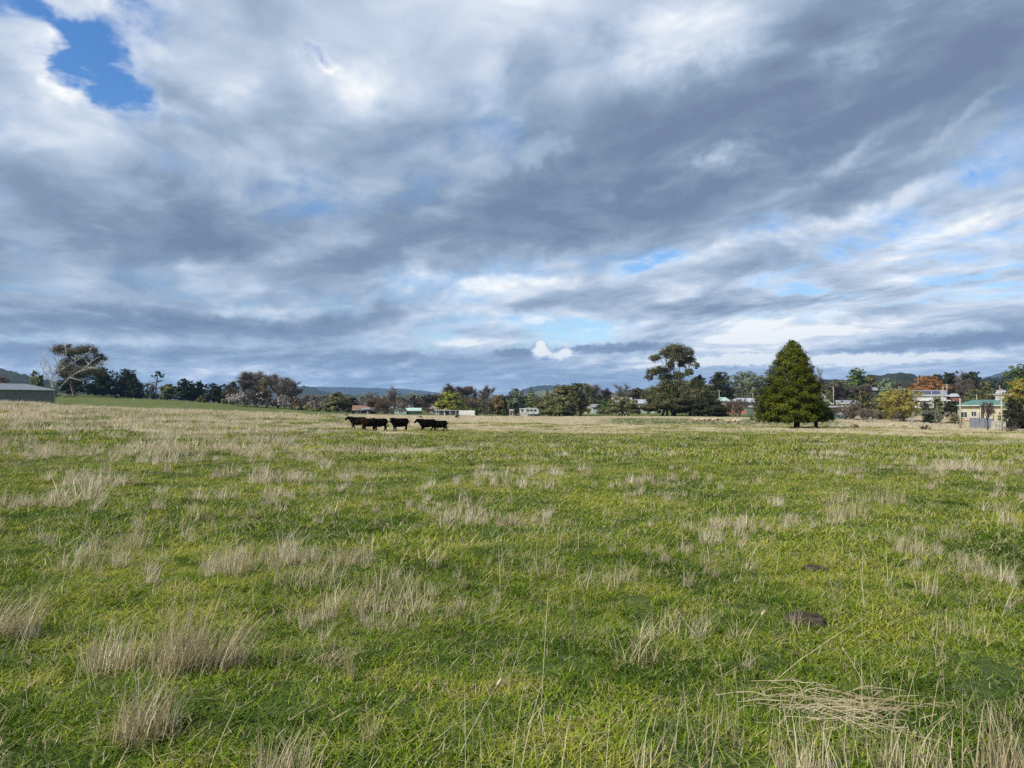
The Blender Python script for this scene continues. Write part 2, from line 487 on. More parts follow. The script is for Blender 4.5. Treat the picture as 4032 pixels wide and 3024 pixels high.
def build_ground():
    az = np.concatenate([np.linspace(-math.pi, -0.75, 50, endpoint=False), np.linspace(-0.75, 0.75, 300), np.linspace(0.75, math.pi, 51)[1:-1]])
    rr = np.concatenate([[0.5, 1.0, 1.5], np.exp(np.linspace(math.log(2.0), math.log(420.0), 230)), np.exp(np.linspace(math.log(440.0), math.log(8000.0), 46))])
    Aa, Rr = np.meshgrid(az, rr, indexing='ij')
    X = np.sin(Aa) * Rr; Y = np.cos(Aa) * Rr
    Z = height(X.ravel(), Y.ravel()).reshape(X.shape)
    na, nr = X.shape
    v = np.stack([X, Y, Z], -1).reshape(-1, 3)
    v = np.vstack([v, [[0, 0, 0]]])
    i = np.arange(na); j = np.arange(nr - 1)
    I, J = np.meshgrid(i, j, indexing='ij'); I2 = (I + 1) % na
    q = np.stack([I * nr + J, I * nr + J + 1, I2 * nr + J + 1, I2 * nr + J], -1).reshape(-1, 4)
    c = len(v) - 1
    tri = np.stack([np.full(na, c), i * nr, ((i + 1) % na) * nr, ((i + 1) % na) * nr], -1)
    tri[:, 3] = c
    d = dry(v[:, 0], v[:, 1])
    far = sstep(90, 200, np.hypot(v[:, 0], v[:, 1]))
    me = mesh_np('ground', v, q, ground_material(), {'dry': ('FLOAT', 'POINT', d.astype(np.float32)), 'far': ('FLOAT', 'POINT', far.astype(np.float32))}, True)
    bm = bmesh.new(); bm.from_mesh(me); bm.verts.ensure_lookup_table()
    for k in range(na):
        bm.faces.new((bm.verts[c], bm.verts[k * nr], bm.verts[((k + 1) % na) * nr]))
    bmesh.ops.recalc_face_normals(bm, faces=bm.faces); bm.to_mesh(me); bm.free()
    me.polygons.foreach_set('use_smooth', np.ones(len(me.polygons), dtype=bool))
    return tag(link('ground', me), 'wide green grazing field rising to a low ridge', kind='structure')
build_ground()

# ------------------------------------------------------------------ grass
rng = np.random.default_rng(11)

def blades(n, size, hmin, hmax, wid, lean, seed, round_=False, stiff=0.5, base=None, wind=(0, 0), curl=0.5, seg=2):
    """arrays for n grass blades: vertices, quads, position along the blade, random number of the blade"""
    g = np.random.default_rng(seed)
    if base is None:
        if round_:
            rr = size * np.sqrt(g.random(n)); th = g.random(n) * 2 * np.pi
            bx, by = rr * np.cos(th), rr * np.sin(th)
        else:
            bx, by = (g.random(n) - 0.5) * size, (g.random(n) - 0.5) * size
    else:
        bx, by = base
    L = hmin + (hmax - hmin) * g.random(n) ** 1.3
    th = g.random(n) * 2 * np.pi
    ln = lean * (0.25 + 0.75 * g.random(n))
    dx = np.cos(th) * ln + wind[0]; dy = np.sin(th) * ln + wind[1]
    w = wid * (0.6 + 0.8 * g.random(n))
    sa = th + np.pi / 2 + (g.random(n) - 0.5) * 1.5
    sx, sy = np.cos(sa), np.sin(sa)
    V = []; Tt = []
    for k in range(seg + 1):
        s = k / seg
        hx = bx + dx * L * (s * (1 - curl) + curl * s * s); hy = by + dy * L * (s * (1 - curl) + curl * s * s)
        hz = L * s * (1 - 0.28 * np.minimum(np.hypot(dx, dy), 1.6) * s) - 0.01
        ww = w * (1.0 - s ** 1.6 * 0.9) * 0.5
        V.append(np.stack([hx - sx * ww, hy - sy * ww, hz], -1)); V.append(np.stack([hx + sx * ww, hy + sy * ww, hz], -1))
        Tt += [np.full(n, s), np.full(n, s)]
    m = 2 * (seg + 1)
    V = np.stack(V, 1).reshape(-1, 3); Tt = np.stack(Tt, 1).ravel()
    rnd = np.repeat(g.random(n), m)
    o = np.arange(n) * m
    F = np.concatenate([np.stack([o + 2 * k, o + 2 * k + 1, o + 2 * k + 3, o + 2 * k + 2], -1) for k in range(seg)])
    return V, F, Tt, rnd

def blade_material(name, stops, dead, tip, trans=0.24, posamt=1.0):
    """stops: colours of the living blades; dead: share of straw coloured ones"""
    m, t, out = mat_base(name)
    s = attr(t, 'along'); r = attr(t, 'rnd'); tint = attr(t, 'tint', 'INSTANCER')
    P = pos(t)
    n1 = tnoise(t, P, 0.42, 3, 0.6); n2 = tnoise(t, P, 2.1, 2, 0.6)
    f = r * 0.55 + (n1 - 0.5) * 1.9 * posamt + (n2 - 0.5) * 1.1 * posamt + 0.22 + (tint - 0.5) * 0.3
    col = ramp(t, f, stops)
    straw = ramp(t, (r * 7.3)._b('FRACT', None), [(0.0, (.24, .18, .075)), (0.5, (.36, .29, .15)), (1.0, (.46, .39, .24))])
    deadness = (r * 3.7)._b('FRACT', None)
    thr = 1.0 - dead
    yel = n2.step(0.45, 0.75, 0.0, 0.22)
    isd = (deadness + yel).gt(thr)
    col = cmix(t, isd, col, straw)
    col = cmix(t, s.step(0.55, 1.0, 0.0, tip), col, (.36, .33, .11))
    p = principled(t, None, col, 0.65, 0.06)
    tr = t.nodes.new('ShaderNodeBsdfTranslucent'); t.links.new(col.k, tr.inputs[0])
    mx = t.nodes.new('ShaderNodeMixShader'); mx.inputs[0].default_value = trans
    t.links.new(p.outputs[0], mx.inputs[1]); t.links.new(tr.outputs[0], mx.inputs[2]); t.links.new(mx.outputs[0], out.inputs[0])
    return m

GREENS = [(0.08, (.036, .084, .008)), (0.32, (.104, .180, .012)), (0.58, (.195, .268, .020)), (0.9, (.38, .375, .054))]
M_TURF = blade_material('green_grass', GREENS, 0.11, 0.20)
M_FARTURF = blade_material('green_grass_far', GREENS, 0.26, 0.30)
STRAW = [(0.1, (.36, .285, .165)), (0.4, (.53, .45, .295)), (0.65, (.65, .57, .405)), (0.9, (.75, .68, .52))]
M_STRAW = blade_material('dead_grass', STRAW, 0.0, 0.0, 0.30, 0.5)
M_STRAWG = blade_material('half_dead_grass', [(0.1, (.16, .20, .04)), (0.4, (.34, .34, .12)), (0.7, (.56, .50, .28)), (0.9, (.66, .60, .40))], 0.25, 0.1, 0.3, 0.5)

def blade_mesh(name, parts, mat):
    V, F, T_, Rn = [], [], [], []; b = 0
    for (v, f, tt, rn) in parts:
        V.append(v); F.append(f + b); T_.append(tt); Rn.append(rn); b += len(v)
    return mesh_np(name, np.concatenate(V), np.concatenate(F), mat,
                   {'along': ('FLOAT', 'POINT', np.concatenate(T_).astype(np.float32)), 'rnd': ('FLOAT', 'POINT', np.concatenate(Rn).astype(np.float32))})

def source_collection(name, meshes):
    c = bpy.data.collections.new(name)
    for i, me in enumerate(meshes):
        c.objects.link(bpy.data.objects.new('%s_%02d' % (name, i), me))
    return c

def scatter(name, label, xyz, rotz, scale, idx, tint, coll, tilt=None):
    """one object: copies of the small sward pieces in coll at the given points"""
    n = len(xyz)
    rot = np.zeros((n, 3), dtype=np.float32); rot[:, 2] = rotz
    if tilt is not None: rot[:, :2] = tilt
    me = bpy.data.meshes.new(name)
    me.vertices.add(n); me.vertices.foreach_set('co', np.asarray(xyz, dtype=np.float32).ravel())
    for an, ty, key, arr in (('rot', 'FLOAT_VECTOR', 'vector', rot), ('scl', 'FLOAT', 'value', np.asarray(scale, np.float32)),
                             ('idx', 'INT', 'value', np.asarray(idx, np.int32)), ('tint', 'FLOAT', 'value', np.asarray(tint, np.float32))):
        a = me.attributes.new(an, ty, 'POINT'); a.data.foreach_set(key, arr.ravel())
    o = link(name, me)
    ng = bpy.data.node_groups.new(name, 'GeometryNodeTree')
    ng.interface.new_socket('Geometry', in_out='INPUT', socket_type='NodeSocketGeometry')
    ng.interface.new_socket('Geometry', in_out='OUTPUT', socket_type='NodeSocketGeometry')
    N = ng.nodes.new; L = ng.links.new
    gi, go = N('NodeGroupInput'), N('NodeGroupOutput')
    ci = N('GeometryNodeCollectionInfo'); ci.inputs['Collection'].default_value = coll
    ci.inputs['Separate Children'].default_value = True; ci.inputs['Reset Children'].default_value = True
    ip = N('GeometryNodeInstanceOnPoints'); ip.inputs['Pick Instance'].default_value = True
    def na(nm, ty):
        q = N('GeometryNodeInputNamedAttribute'); q.data_type = ty; q.inputs[0].default_value = nm; return q.outputs[0]
    L(gi.outputs[0], ip.inputs['Points']); L(ci.outputs[0], ip.inputs['Instance'])
    L(na('idx', 'INT'), ip.inputs['Instance Index'])
    e2r = N('FunctionNodeEulerToRotation'); L(na('rot', 'FLOAT_VECTOR'), e2r.inputs[0]); L(e2r.outputs[0], ip.inputs['Rotation'])
    L(na('scl', 'FLOAT'), ip.inputs['Scale'])
    L(ip.outputs[0], go.inputs[0])
    md = o.modifiers.new('scatter', 'NODES'); md.node_group = ng
    return tag(o, label, kind='stuff')

def sector(d0, d1, cell, jitter=1.0, amax=0.80, keep=1.0, side=7.0):
    """jittered grid points in the wedge of field before the viewer between two depths"""
    w = d1 * amax + side
    xs = np.arange(-w, w, cell); ys = np.arange(d0, d1, cell)
    X, Y = np.meshgrid(xs, ys); X = X.ravel(); Y = Y.ravel()
    X = X + (rng.random(len(X)) - 0.5) * cell * jitter; Y = Y + (rng.random(len(Y)) - 0.5) * cell * jitter
    k = (np.abs(X) < np.maximum(Y, 0) * amax + side) & (rng.random(len(X)) < keep)
    return X[k], Y[k]

def lay(name, label, X, Y, coll, smin, smax, tint=None, tiltamt=0.0):
    Z = height(X, Y); n = len(X)
    e = 0.25
    tx = np.arctan((height(X, Y + e) - height(X, Y - e)) / (2 * e)); ty = -np.arctan((height(X + e, Y) - height(X - e, Y)) / (2 * e))
    k = len(coll.objects)
    # tilt to the slope only where the piece is a flat square of turf
    tilt = np.stack([tx, ty], -1) if tiltamt else None
    rz = rng.random(n) * 2 * np.pi
    if tilt is not None:
        c, s = np.cos(rz), np.sin(rz)
        tilt = np.stack([tx, ty], -1)
    return scatter(name, label, np.stack([X, Y, Z], -1), rz, smin + (smax - smin) * rng.random(n), rng.integers(0, k, n),
                   rng.random(n) if tint is None else tint, coll, tilt)

# short turf at three grades of coarseness
def fallen(n, size, lmin, lmax, wid, seed):
    v, f, tt, rn = blades(n, size, lmin, lmax, wid, 0.1, seed, seg=2)
    g = np.random.default_rng(seed + 1)
    m = 6; v = v.reshape(n, m, 3); b = v[:, :2].mean(1, keepdims=True)
    th = g.random(n) * 2 * np.pi; el = 0.12 + 0.5 * g.random(n) ** 2
    L = v[:, :, 2:3] - b[:, :, 2:3]
    side = (v - np.stack([v[:, 0::2], v[:, 1::2]]).mean(0).repeat(2, 1))
    ax = np.stack([np.cos(th) * np.cos(el), np.sin(th) * np.cos(el), np.sin(el)], -1)[:, None, :]
    sd = np.stack([-np.sin(th), np.cos(th), 0 * th], -1)[:, None, :]
    sg = np.array([-1, 1] * 3)[None, :, None] * np.linalg.norm(side, axis=-1, keepdims=True)
    v = b * [1, 1, 0] + [0, 0, .03] + ax * L + sd * sg
    rn = np.repeat(g.choice([.2676, .5378, .8081], n) + (g.random(n) - .5) * .02, m)
    return v.reshape(-1, 3), f, tt, rn
def broadleaf(n, size, ls, seed):
    """clover and flatweed: small leaves lying nearly flat"""
    g = np.random.default_rng(seed)
    nc = max(2, n // 12); c = (g.random((nc, 2)) - .5) * size
    w = g.integers(0, nc, n)
    P = np.stack([c[w, 0] + g.normal(size=n) * .03, c[w, 1] + g.normal(size=n) * .03, .012 + .03 * g.random(n)], -1)
    th = g.random(n) * 6.283; L = ls * (.6 + .8 * g.random(n))[:, None]
    a = np.stack([np.cos(th), np.sin(th), .35 * g.normal(size=n)], -1); b = np.stack([-np.sin(th), np.cos(th), .25 * g.normal(size=n)], -1)
    v = np.stack([P - a * L * .4, P + b * L * .32, P + a * L * .6, P - b * L * .32], 1).reshape(-1, 3)
    return v, np.arange(n * 4).reshape(-1, 4), np.tile([0., .3, .6, .3], n), np.repeat(.02 + .20 * g.random(n), 4)
near_src = source_collection('turf_near', [blade_mesh('turf_near', [blades(680, 0.46, .025, .072, .0056, 1.8, 100 + i, seg=3),
    blades(40, 0.46, .05, .125, .0052, 1.8, 140 + i, seg=3), fallen(24, .46, .04, .12, .0036, 160 + i), broadleaf(60 if i % 2 else 24, .46, .022, 180 + i)], M_TURF) for i in range(8)])
mid_src = source_collection('turf_mid', [blade_mesh('turf_mid', [blades(820, 1.0, .03, .09, .0105, 1.6, 200 + i), blades(40, 1.0, .06, .15, .010, 1.6, 240 + i),
    fallen(34, 1.0, .1, .26, .008, 260 + i)], M_TURF) for i in range(6)])
far_src = source_collection('turf_far', [blade_mesh('turf_far', [blades(760, 3.0, .07, .2, .036, 1.0, 300 + i), fallen(40, 3.0, .2, .5, .02, 360 + i)], M_FARTURF) for i in range(5)])
X, Y = sector(-3.0, 9.0, 0.31)
lay('grass', 'short green pasture grass nearest the viewer', X, Y, near_src, 0.8, 1.35)
X, Y = sector(8.6, 27.0, 0.62)
lay('grass', 'short green pasture grass in the middle of the field', X, Y, mid_src, 0.8, 1.3)
X, Y = sector(26.0, 105.0, 2.3, amax=0.78)
k = rng.random(len(X)) < 1.0 - 0.75 * dry(X, Y)
lay('grass', 'green pasture grass of the far field', X[k], Y[k], far_src, 0.85, 1.25)

# dead tussock grass
def tussock_parts(n, rad, hmin, hmax, wid, lean, seed, wind=(0.12, 0.0), seg=3):
    a = blades(n, rad, hmin, hmax, wid, lean, seed, round_=True, wind=wind, curl=0.65, seg=seg)
    b = blades(n // 3, rad * 1.3, hmin * .4, hmax * .45, wid * 1.1, lean * 2.2, seed + 7, round_=True, wind=wind, curl=0.5, seg=seg)
    return [a, b]
tn_src = source_collection('tuft_near', [blade_mesh('tuft_near', tussock_parts(22 + 14 * (i % 4), .05 + .02 * (i % 3), .10 + .05 * (i % 2), .24 + .09 * (i % 3), .0052, .45 + .2 * (i % 3), 400 + i), M_STRAW if i % 3 else M_STRAWG) for i in range(9)])
tm_src = source_collection('tuft_mid', [blade_mesh('tuft_mid', tussock_parts(30 + 9 * (i % 4), .09 + .05 * (i % 3), .14, .30 + .08 * (i % 3), .0115, .45 + .18 * (i % 3), 500 + i), M_STRAW if i % 4 else M_STRAWG) for i in range(8)])
tf_src = source_collection('tuft_far', [blade_mesh('tuft_far', tussock_parts(60, .42 + .1 * (i % 3), .20, .52, .026, .55, 600 + i, seg=2), M_STRAW) for i in range(7)])

def tufts(d0, d1, cell, src, smin, smax, base, gain, name, label, amax=0.78):
    X, Y = sector(d0, d1, cell, amax=amax)
    clump = sstep(0.50, 0.70, fbm(X * 1.1 + 5, Y * 1.1 - 3, 77, 3)) * sstep(0.38, 0.6, fbm(X * 0.25, Y * 0.25, 91))
    uu = 2016 + FPX * X / Y
    ridge = sstep(1500, 1100, uu) * sstep(24, 36, Y)
    spot = sstep(.40, .62, fbm(X * .55 + 2, Y * .40 + 8, 19, 3))
    p = base * (0.22 + 7.0 * clump) + gain * dry(X, Y) * (1 - ridge + ridge * (.12 + 1.1 * spot))
    k = rng.random(len(X)) < p
    X, Y = X[k], Y[k]
    o = lay(name, label, X, Y, src, smin, smax)
    # knee high on the ridge at the left, shorter in the belt across the field
    sc = np.empty(len(X), np.float32); at = o.data.attributes['scl']; at.data.foreach_get('value', sc)
    u = 2016 + FPX * X / Y
    sc *= (np.interp(u, [0, 900, 1300, 1700], [.85, .85, .55, .42]) * np.where(Y > 26, 1, np.interp(u, [0, 1700], [1, 1.6]))).clip(.3, 1.1)
    sc *= .55 + .9 * fbm(X * .5, Y * .5, 61, 3)
    sc *= 1 - .55 * np.exp(-((X + 9.5) / 6.5) ** 4 - ((Y - 62) / 5.0) ** 4)      # grazed short where the cattle walk
    at.data.foreach_set('value', sc)
    return o
tufts(2.2, 12.0, 0.16, tn_src, 0.55, 1.2, 0.085, 0.20, 'dead_grass', 'thin dead grass stalks standing in the near turf')
tufts(10.0, 30.0, 0.30, tm_src, 0.55, 1.25, 0.10, 0.60, 'dead_grass', 'straw coloured dead grass in the middle of the field')
tufts(28.0, 82.0, 0.62, tf_src, 0.55, 1.25, 0.13, 1.0, 'dead_grass', 'pale dead grass covering the ridge and the far belt of the field')
tufts(80.0, 200.0, 1.35, tf_src, 0.9, 1.7, 0.02, 0.75, 'dead_grass', 'pale dead grass along the far edge of the field', amax=0.74)
# single straws
straw_src = source_collection('straw', [blade_mesh('straw', [blades(9, .25, .2, .5, .0032, .55, 700 + i, round_=True, curl=.35, seg=4)], M_STRAW) for i in range(8)])
X, Y = sector(2.2, 11.0, 0.34, keep=0.12)
lay('dead_grass', 'single dead straws sticking out of the near turf', X, Y, straw_src, 0.5, 1.2)

# a stand of dead stalks at the lower right
X, Y = sector(2.6, 4.6, 0.13, side=1.0)
u_ = 2016 + FPX * X / Y
k = rng.random(len(X)) < .34 * sstep(2300, 3300, u_) * sstep(4.5, 3.7, Y)
lay('dead_grass', 'stand of dead stalks around the straw heap at the lower right', X[k], Y[k], straw_src, 0.45, 0.95)
X, Y = sector(2.6, 12.0, 0.30, keep=.15)
lay('dead_grass', 'short stubble of dead stems all over the near turf', X, Y, straw_src, 0.22, 0.45)

# ------------------------------------------------------------------ trees: builders
def leaf_material(name, dark, mid, light, trans=0.25):
    m, t, out = mat_base(name)
    r = attr(t, 'rnd'); c = attr(t, 'clump')
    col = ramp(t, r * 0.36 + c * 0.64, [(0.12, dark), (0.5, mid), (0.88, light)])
    p = principled(t, None, col, 0.75, 0.06)
    tr = t.nodes.new('ShaderNodeBsdfTranslucent'); t.links.new(col.k, tr.inputs[0])
    mx = t.nodes.new('ShaderNodeMixShader'); mx.inputs[0].default_value = trans
    t.links.new(p.outputs[0], mx.inputs[1]); t.links.new(tr.outputs[0], mx.inputs[2]); t.links.new(mx.outputs[0], out.inputs[0])
    return m

def bark_material(name, dark, light, scale=3.0):
    m, t, out = mat_base(name)
    P = pos(t)
    st = vmath(t, 'MULTIPLY', P, (1.0, 1.0, 0.25))
    n = tnoise(t, st, scale, 5, 0.65)
    principled(t, out, ramp(t, n, [(0.3, dark), (0.7, light)]), 0.9, 0.1, normal=bump(t, n, 0.5, 0.05))
    return m

LEAF = {
    'gum': leaf_material('gum_leaves', (.045, .050, .020), (.100, .102, .040), (.175, .165, .068)),
    'brown_gum': leaf_material('brown_gum_leaves', (.045, .042, .022), (.095, .082, .044), (.160, .135, .074)),
    'olive': leaf_material('olive_leaves', (.072, .080, .032), (.152, .157, .064), (.264, .248, .112)),
    'grey_green': leaf_material('grey_green_leaves', (.072, .088, .056), (.144, .160, .099), (.240, .256, .160)),
    'silver': leaf_material('silver_leaves', (.110, .140, .075), (.240, .280, .160), (.420, .450, .290)),
    'pine': leaf_material('dark_pine_needles', (.010, .015, .007), (.024, .034, .014), (.052, .068, .024), 0.1),
    'dark': leaf_material('dark_evergreen_leaves', (.014, .017, .008), (.034, .037, .017), (.070, .070, .032), 0.1),
    'green': leaf_material('green_leaves', (.040, .072, .022), (.088, .136, .038), (.168, .224, .064)),
    'cedar': leaf_material('cedar_needles', (.032, .051, .019), (.080, .115, .035), (.176, .208, .058), 0.1),
    'cypress': leaf_material('cypress_sprays', (.014, .021, .003), (.058, .070, .006), (.130, .134, .011), 0.15),
    'gold_cypress': leaf_material('golden_cypress_sprays', (.10, .115, .020), (.24, .25, .045), (.40, .40, .09), 0.2),
    'orange': leaf_material('orange_autumn_leaves', (.19, .085, .030), (.32, .152, .058), (.44, .235, .088)),
    'gold': leaf_material('golden_autumn_leaves', (.14, .122, .026), (.28, .235, .048), (.42, .36, .092)),
    'amber': leaf_material('amber_leaves', (.095, .072, .030), (.175, .130, .052), (.265, .200, .085)),
    'red': leaf_material('dark_red_leaves', (.102, .022, .019), (.192, .036, .031), (.264, .066, .048)),
    'russet': leaf_material('russet_twigs', (.105, .068, .048), (.165, .108, .078), (.225, .152, .112)),
    'twig_grey': leaf_material('grey_twigs', (.135, .118, .108), (.230, .202, .188), (.340, .302, .284), 0.15),
    'twig_brown': leaf_material('brown_twigs', (.095, .076, .060), (.160, .130, .105), (.230, .190, .158), 0.15),
    'twig_dark': leaf_material('dark_twigs', (.056, .043, .035), (.106, .083, .070), (.169, .131, .110), 0.15),
}
BARK = {
    'grey': bark_material('grey_bark', (.07, .06, .05), (.16, .14, .12)),
    'dark': bark_material('dark_bark', (.018, .015, .013), (.055, .046, .040)),
    'white': bark_material('pale_gum_bark', (.30, .27, .23), (.62, .58, .52)),
    'tan': bark_material('tan_bark', (.13, .095, .065), (.28, .22, .16)),
}
for _k, _b in (('twig_grey', 'grey'), ('twig_brown', 'grey'), ('twig_dark', 'dark')): pass

def leaf_quads(P, Nrm, size, g, aspect=0.5, droop=0.0, axis=None):
    """kite shaped leaves: arrays of vertices, quads"""
    n = len(P)
    nr = Nrm + (g.random((n, 3)) - 0.5) * 0.95
    nr /= np.linalg.norm(nr, axis=1, keepdims=True) + 1e-9
    a = g.normal(size=(n, 3)) if axis is None else axis + g.normal(size=(n, 3)) * 0.45
    a[:, 2] -= droop
    a -= nr * (a * nr).sum(1, keepdims=True); a /= np.linalg.norm(a, axis=1, keepdims=True) + 1e-9
    b = np.cross(nr, a)
    s = (size * (0.55 + 0.9 * g.random(n)))[:, None]
    v = np.stack([P - a * s * .5, P + b * s * aspect * .5 - a * s * .05, P + a * s * .5, P - b * s * aspect * .5 - a * s * .05], 1).reshape(-1, 3)
    f = np.arange(n * 4).reshape(-1, 4)
    return v, f

def crown_from_lobes(lobes, nleaf, size, g, droop=0.3, shell=0.55, clump=0.30, under=0.35):
    """lobes: (cx, cy, cz, rx, ry, rz). Leaves sit in small clumps spread over the shells of the lobes."""
    vol = np.array([l[3] * l[5] for l in lobes]); share = vol / vol.sum()
    Ps, Ns, Cs = [], [], []
    tips = []
    for l, sh in zip(lobes, share):
        c = np.array(l[:3]); r = np.array(l[3:6])
        nl = max(12, int(nleaf * sh)); nc = max(5, int(nl / 26))
        d = g.normal(size=(nc, 3)); d /= np.linalg.norm(d, axis=1, keepdims=True)
        lowcut = d[:, 2] < -0.25
        d[lowcut & (g.random(nc) > under), 2] *= -1
        rad = shell + (1 - shell) * g.random(nc) ** 0.6
        cc = c + d * r * rad[:, None]
        tips += [tuple(q) for q in cc[: 6]]
        which = g.integers(0, nc, nl)
        cr = clump * r.mean()
        off = g.normal(size=(nl, 3)) * cr * np.array([0.62, 0.62, 0.42])
        P = cc[which] + off
        N = (P - c) / r; N /= np.linalg.norm(N, axis=1, keepdims=True) + 1e-9
        N = N + off / (np.linalg.norm(off, axis=1, keepdims=True) + 1e-9) * 0.6
        N[:, 2] += 0.35
        Ps.append(P); Ns.append(N); Cs.append(g.random(nc)[which])
    P = np.concatenate(Ps); N = np.concatenate(Ns); C = np.concatenate(Cs)
    v, f = leaf_quads(P, N, size, g, droop=droop)
    return v, f, np.repeat(g.random(len(P)), 4), np.repeat(C, 4), tips

_ICO = {}
def ico_core(lobes, g, k=.80):
    """rough closed masses inside a dense crown"""
    if 'v' not in _ICO:
        bm = bmesh.new(); bmesh.ops.create_icosphere(bm, subdivisions=2, radius=1.0)
        bm.verts.ensure_lookup_table()
        _ICO['v'] = np.array([q.co[:] for q in bm.verts]); _ICO['f'] = np.array([[q.index for q in f.verts] + [f.verts[2].index] for f in bm.faces]); bm.free()
    V, F = [], []; b = 0
    for l in lobes:
        q = _ICO['v'] * (1 + g.normal(size=(len(_ICO['v']), 1)) * .10) * np.array(l[3:6]) * k + np.array(l[:3])
        V.append(q); F.append(_ICO['f'] + b); b += len(q)
    return np.concatenate(V), np.concatenate(F)

def crown_object(name, v, f, rnd, cl, mat, parent):
    me = mesh_np(name, v, f, mat, {'rnd': ('FLOAT', 'POINT', rnd.astype(np.float32)), 'clump': ('FLOAT', 'POINT', cl.astype(np.float32))})
    return link(name, me, parent)

def auto_lobes(W, H, cb, g, n=8, shape='round'):
    """lobes that fill a crown of width W between cb*H and H"""
    out = []
    z0, z1 = cb * H, H
    hw = W / 2; dz = z1 - z0
    env = {'round': lambda s: math.sqrt(max(.06, 1 - ((s - .48) / .56) ** 2)), 'dome': lambda s: math.sqrt(max(.05, 1 - max(0, (s - .12) / .9) ** 2)),
           'cone': lambda s: max(.10, 1 - .92 * s), 'spread': lambda s: .55 + .45 * math.sin(min(1, s * 1.25) * math.pi / 2) - max(0, s - .8) * 1.6}[shape]
    m = n * 2
    for i in range(m):
        s = (i + .5) / m * .80 + .10
        th = i * 2.4 + g.random() * 0.9
        e = env(s) * hw
        rr = e * (.50 + .22 * g.random())
        rx = e * (.34 + .16 * g.random()) if shape != 'cone' else e * (.42 + .12 * g.random())
        rz = min(dz * (.10 + .07 * g.random()), rx * 1.3)
        out.append((math.cos(th) * rr, math.sin(th) * rr, z0 + dz * s, rx, rx, rz))
    # inner masses that close the heart of the crown
    for s, k in ((.26, .72), (.5, .74), (.72, .60)):
        e = env(s) * hw * k
        out.append((g.normal() * e * .1, g.normal() * e * .1, z0 + dz * s, e, e, dz * .20))
    out.append((g.normal() * hw * .12, 0, z0 + dz * .9, max(.12, env(.9)) * hw * .7, hw * .4, dz * .09))
    return out

def fit(v, W, H, z0=0.0):
    """scale a crown so that its outline has the wanted width and its top the wanted height"""
    lo = np.percentile(v, 0.6, axis=0); hi = np.percentile(v, 99.4, axis=0)
    sx = W / (hi[0] - lo[0]); mx = (hi[0] + lo[0]) / 2
    v = v.copy()
    v[:, 0] = (v[:, 0] - mx) * sx; v[:, 1] = (v[:, 1] - (hi[1] + lo[1]) / 2) * sx
    top = hi[2]; bot = lo[2]
    nb = max(z0, 0.0)
    v[:, 2] = nb + (v[:, 2] - bot) * (H - nb) / (top - bot)
    return v

def limbs(mb, base, tips, r0, g, split=0.45, n=5):
    """a tapering trunk that divides into limbs reaching the given points"""
    base = Vector(base)
    top = Vector((sum(t[0] for t in tips) / len(tips) * .35, sum(t[1] for t in tips) / len(tips) * .35, max(t[2] for t in tips) * split))
    mid = base.lerp(top, .5) + Vector((g.normal() * r0 * .8, g.normal() * r0 * .8, 0))
    mb.tube([base - Vector((0, 0, .3)), base + Vector((0, 0, .12 * top.z)), mid, top], [r0 * 1.5, r0 * 1.05, r0 * .85, r0 * .62], n + 2)
    for t in tips:
        t = Vector(t)
        st = mid.lerp(top, g.random())
        if t.z < st.z: st = base.lerp(mid, .5 + .5 * g.random())
        m = st.lerp(t, .5) + Vector((g.normal(), g.normal(), g.normal() + .6)) * (t - st).length * .10
        rr = r0 * (.28 + .22 * g.random())
        mb.tube([st, m, t], [rr, rr * .6, rr * .16], n, cap=False)

def root_at(name, u, d, label, cat, group):
    p = ground(u, d)
    o = empty(name, p)
    return tag(o, label, cat, group), p

def px_area(wpx, hpx): return wpx * hpx / 15.5

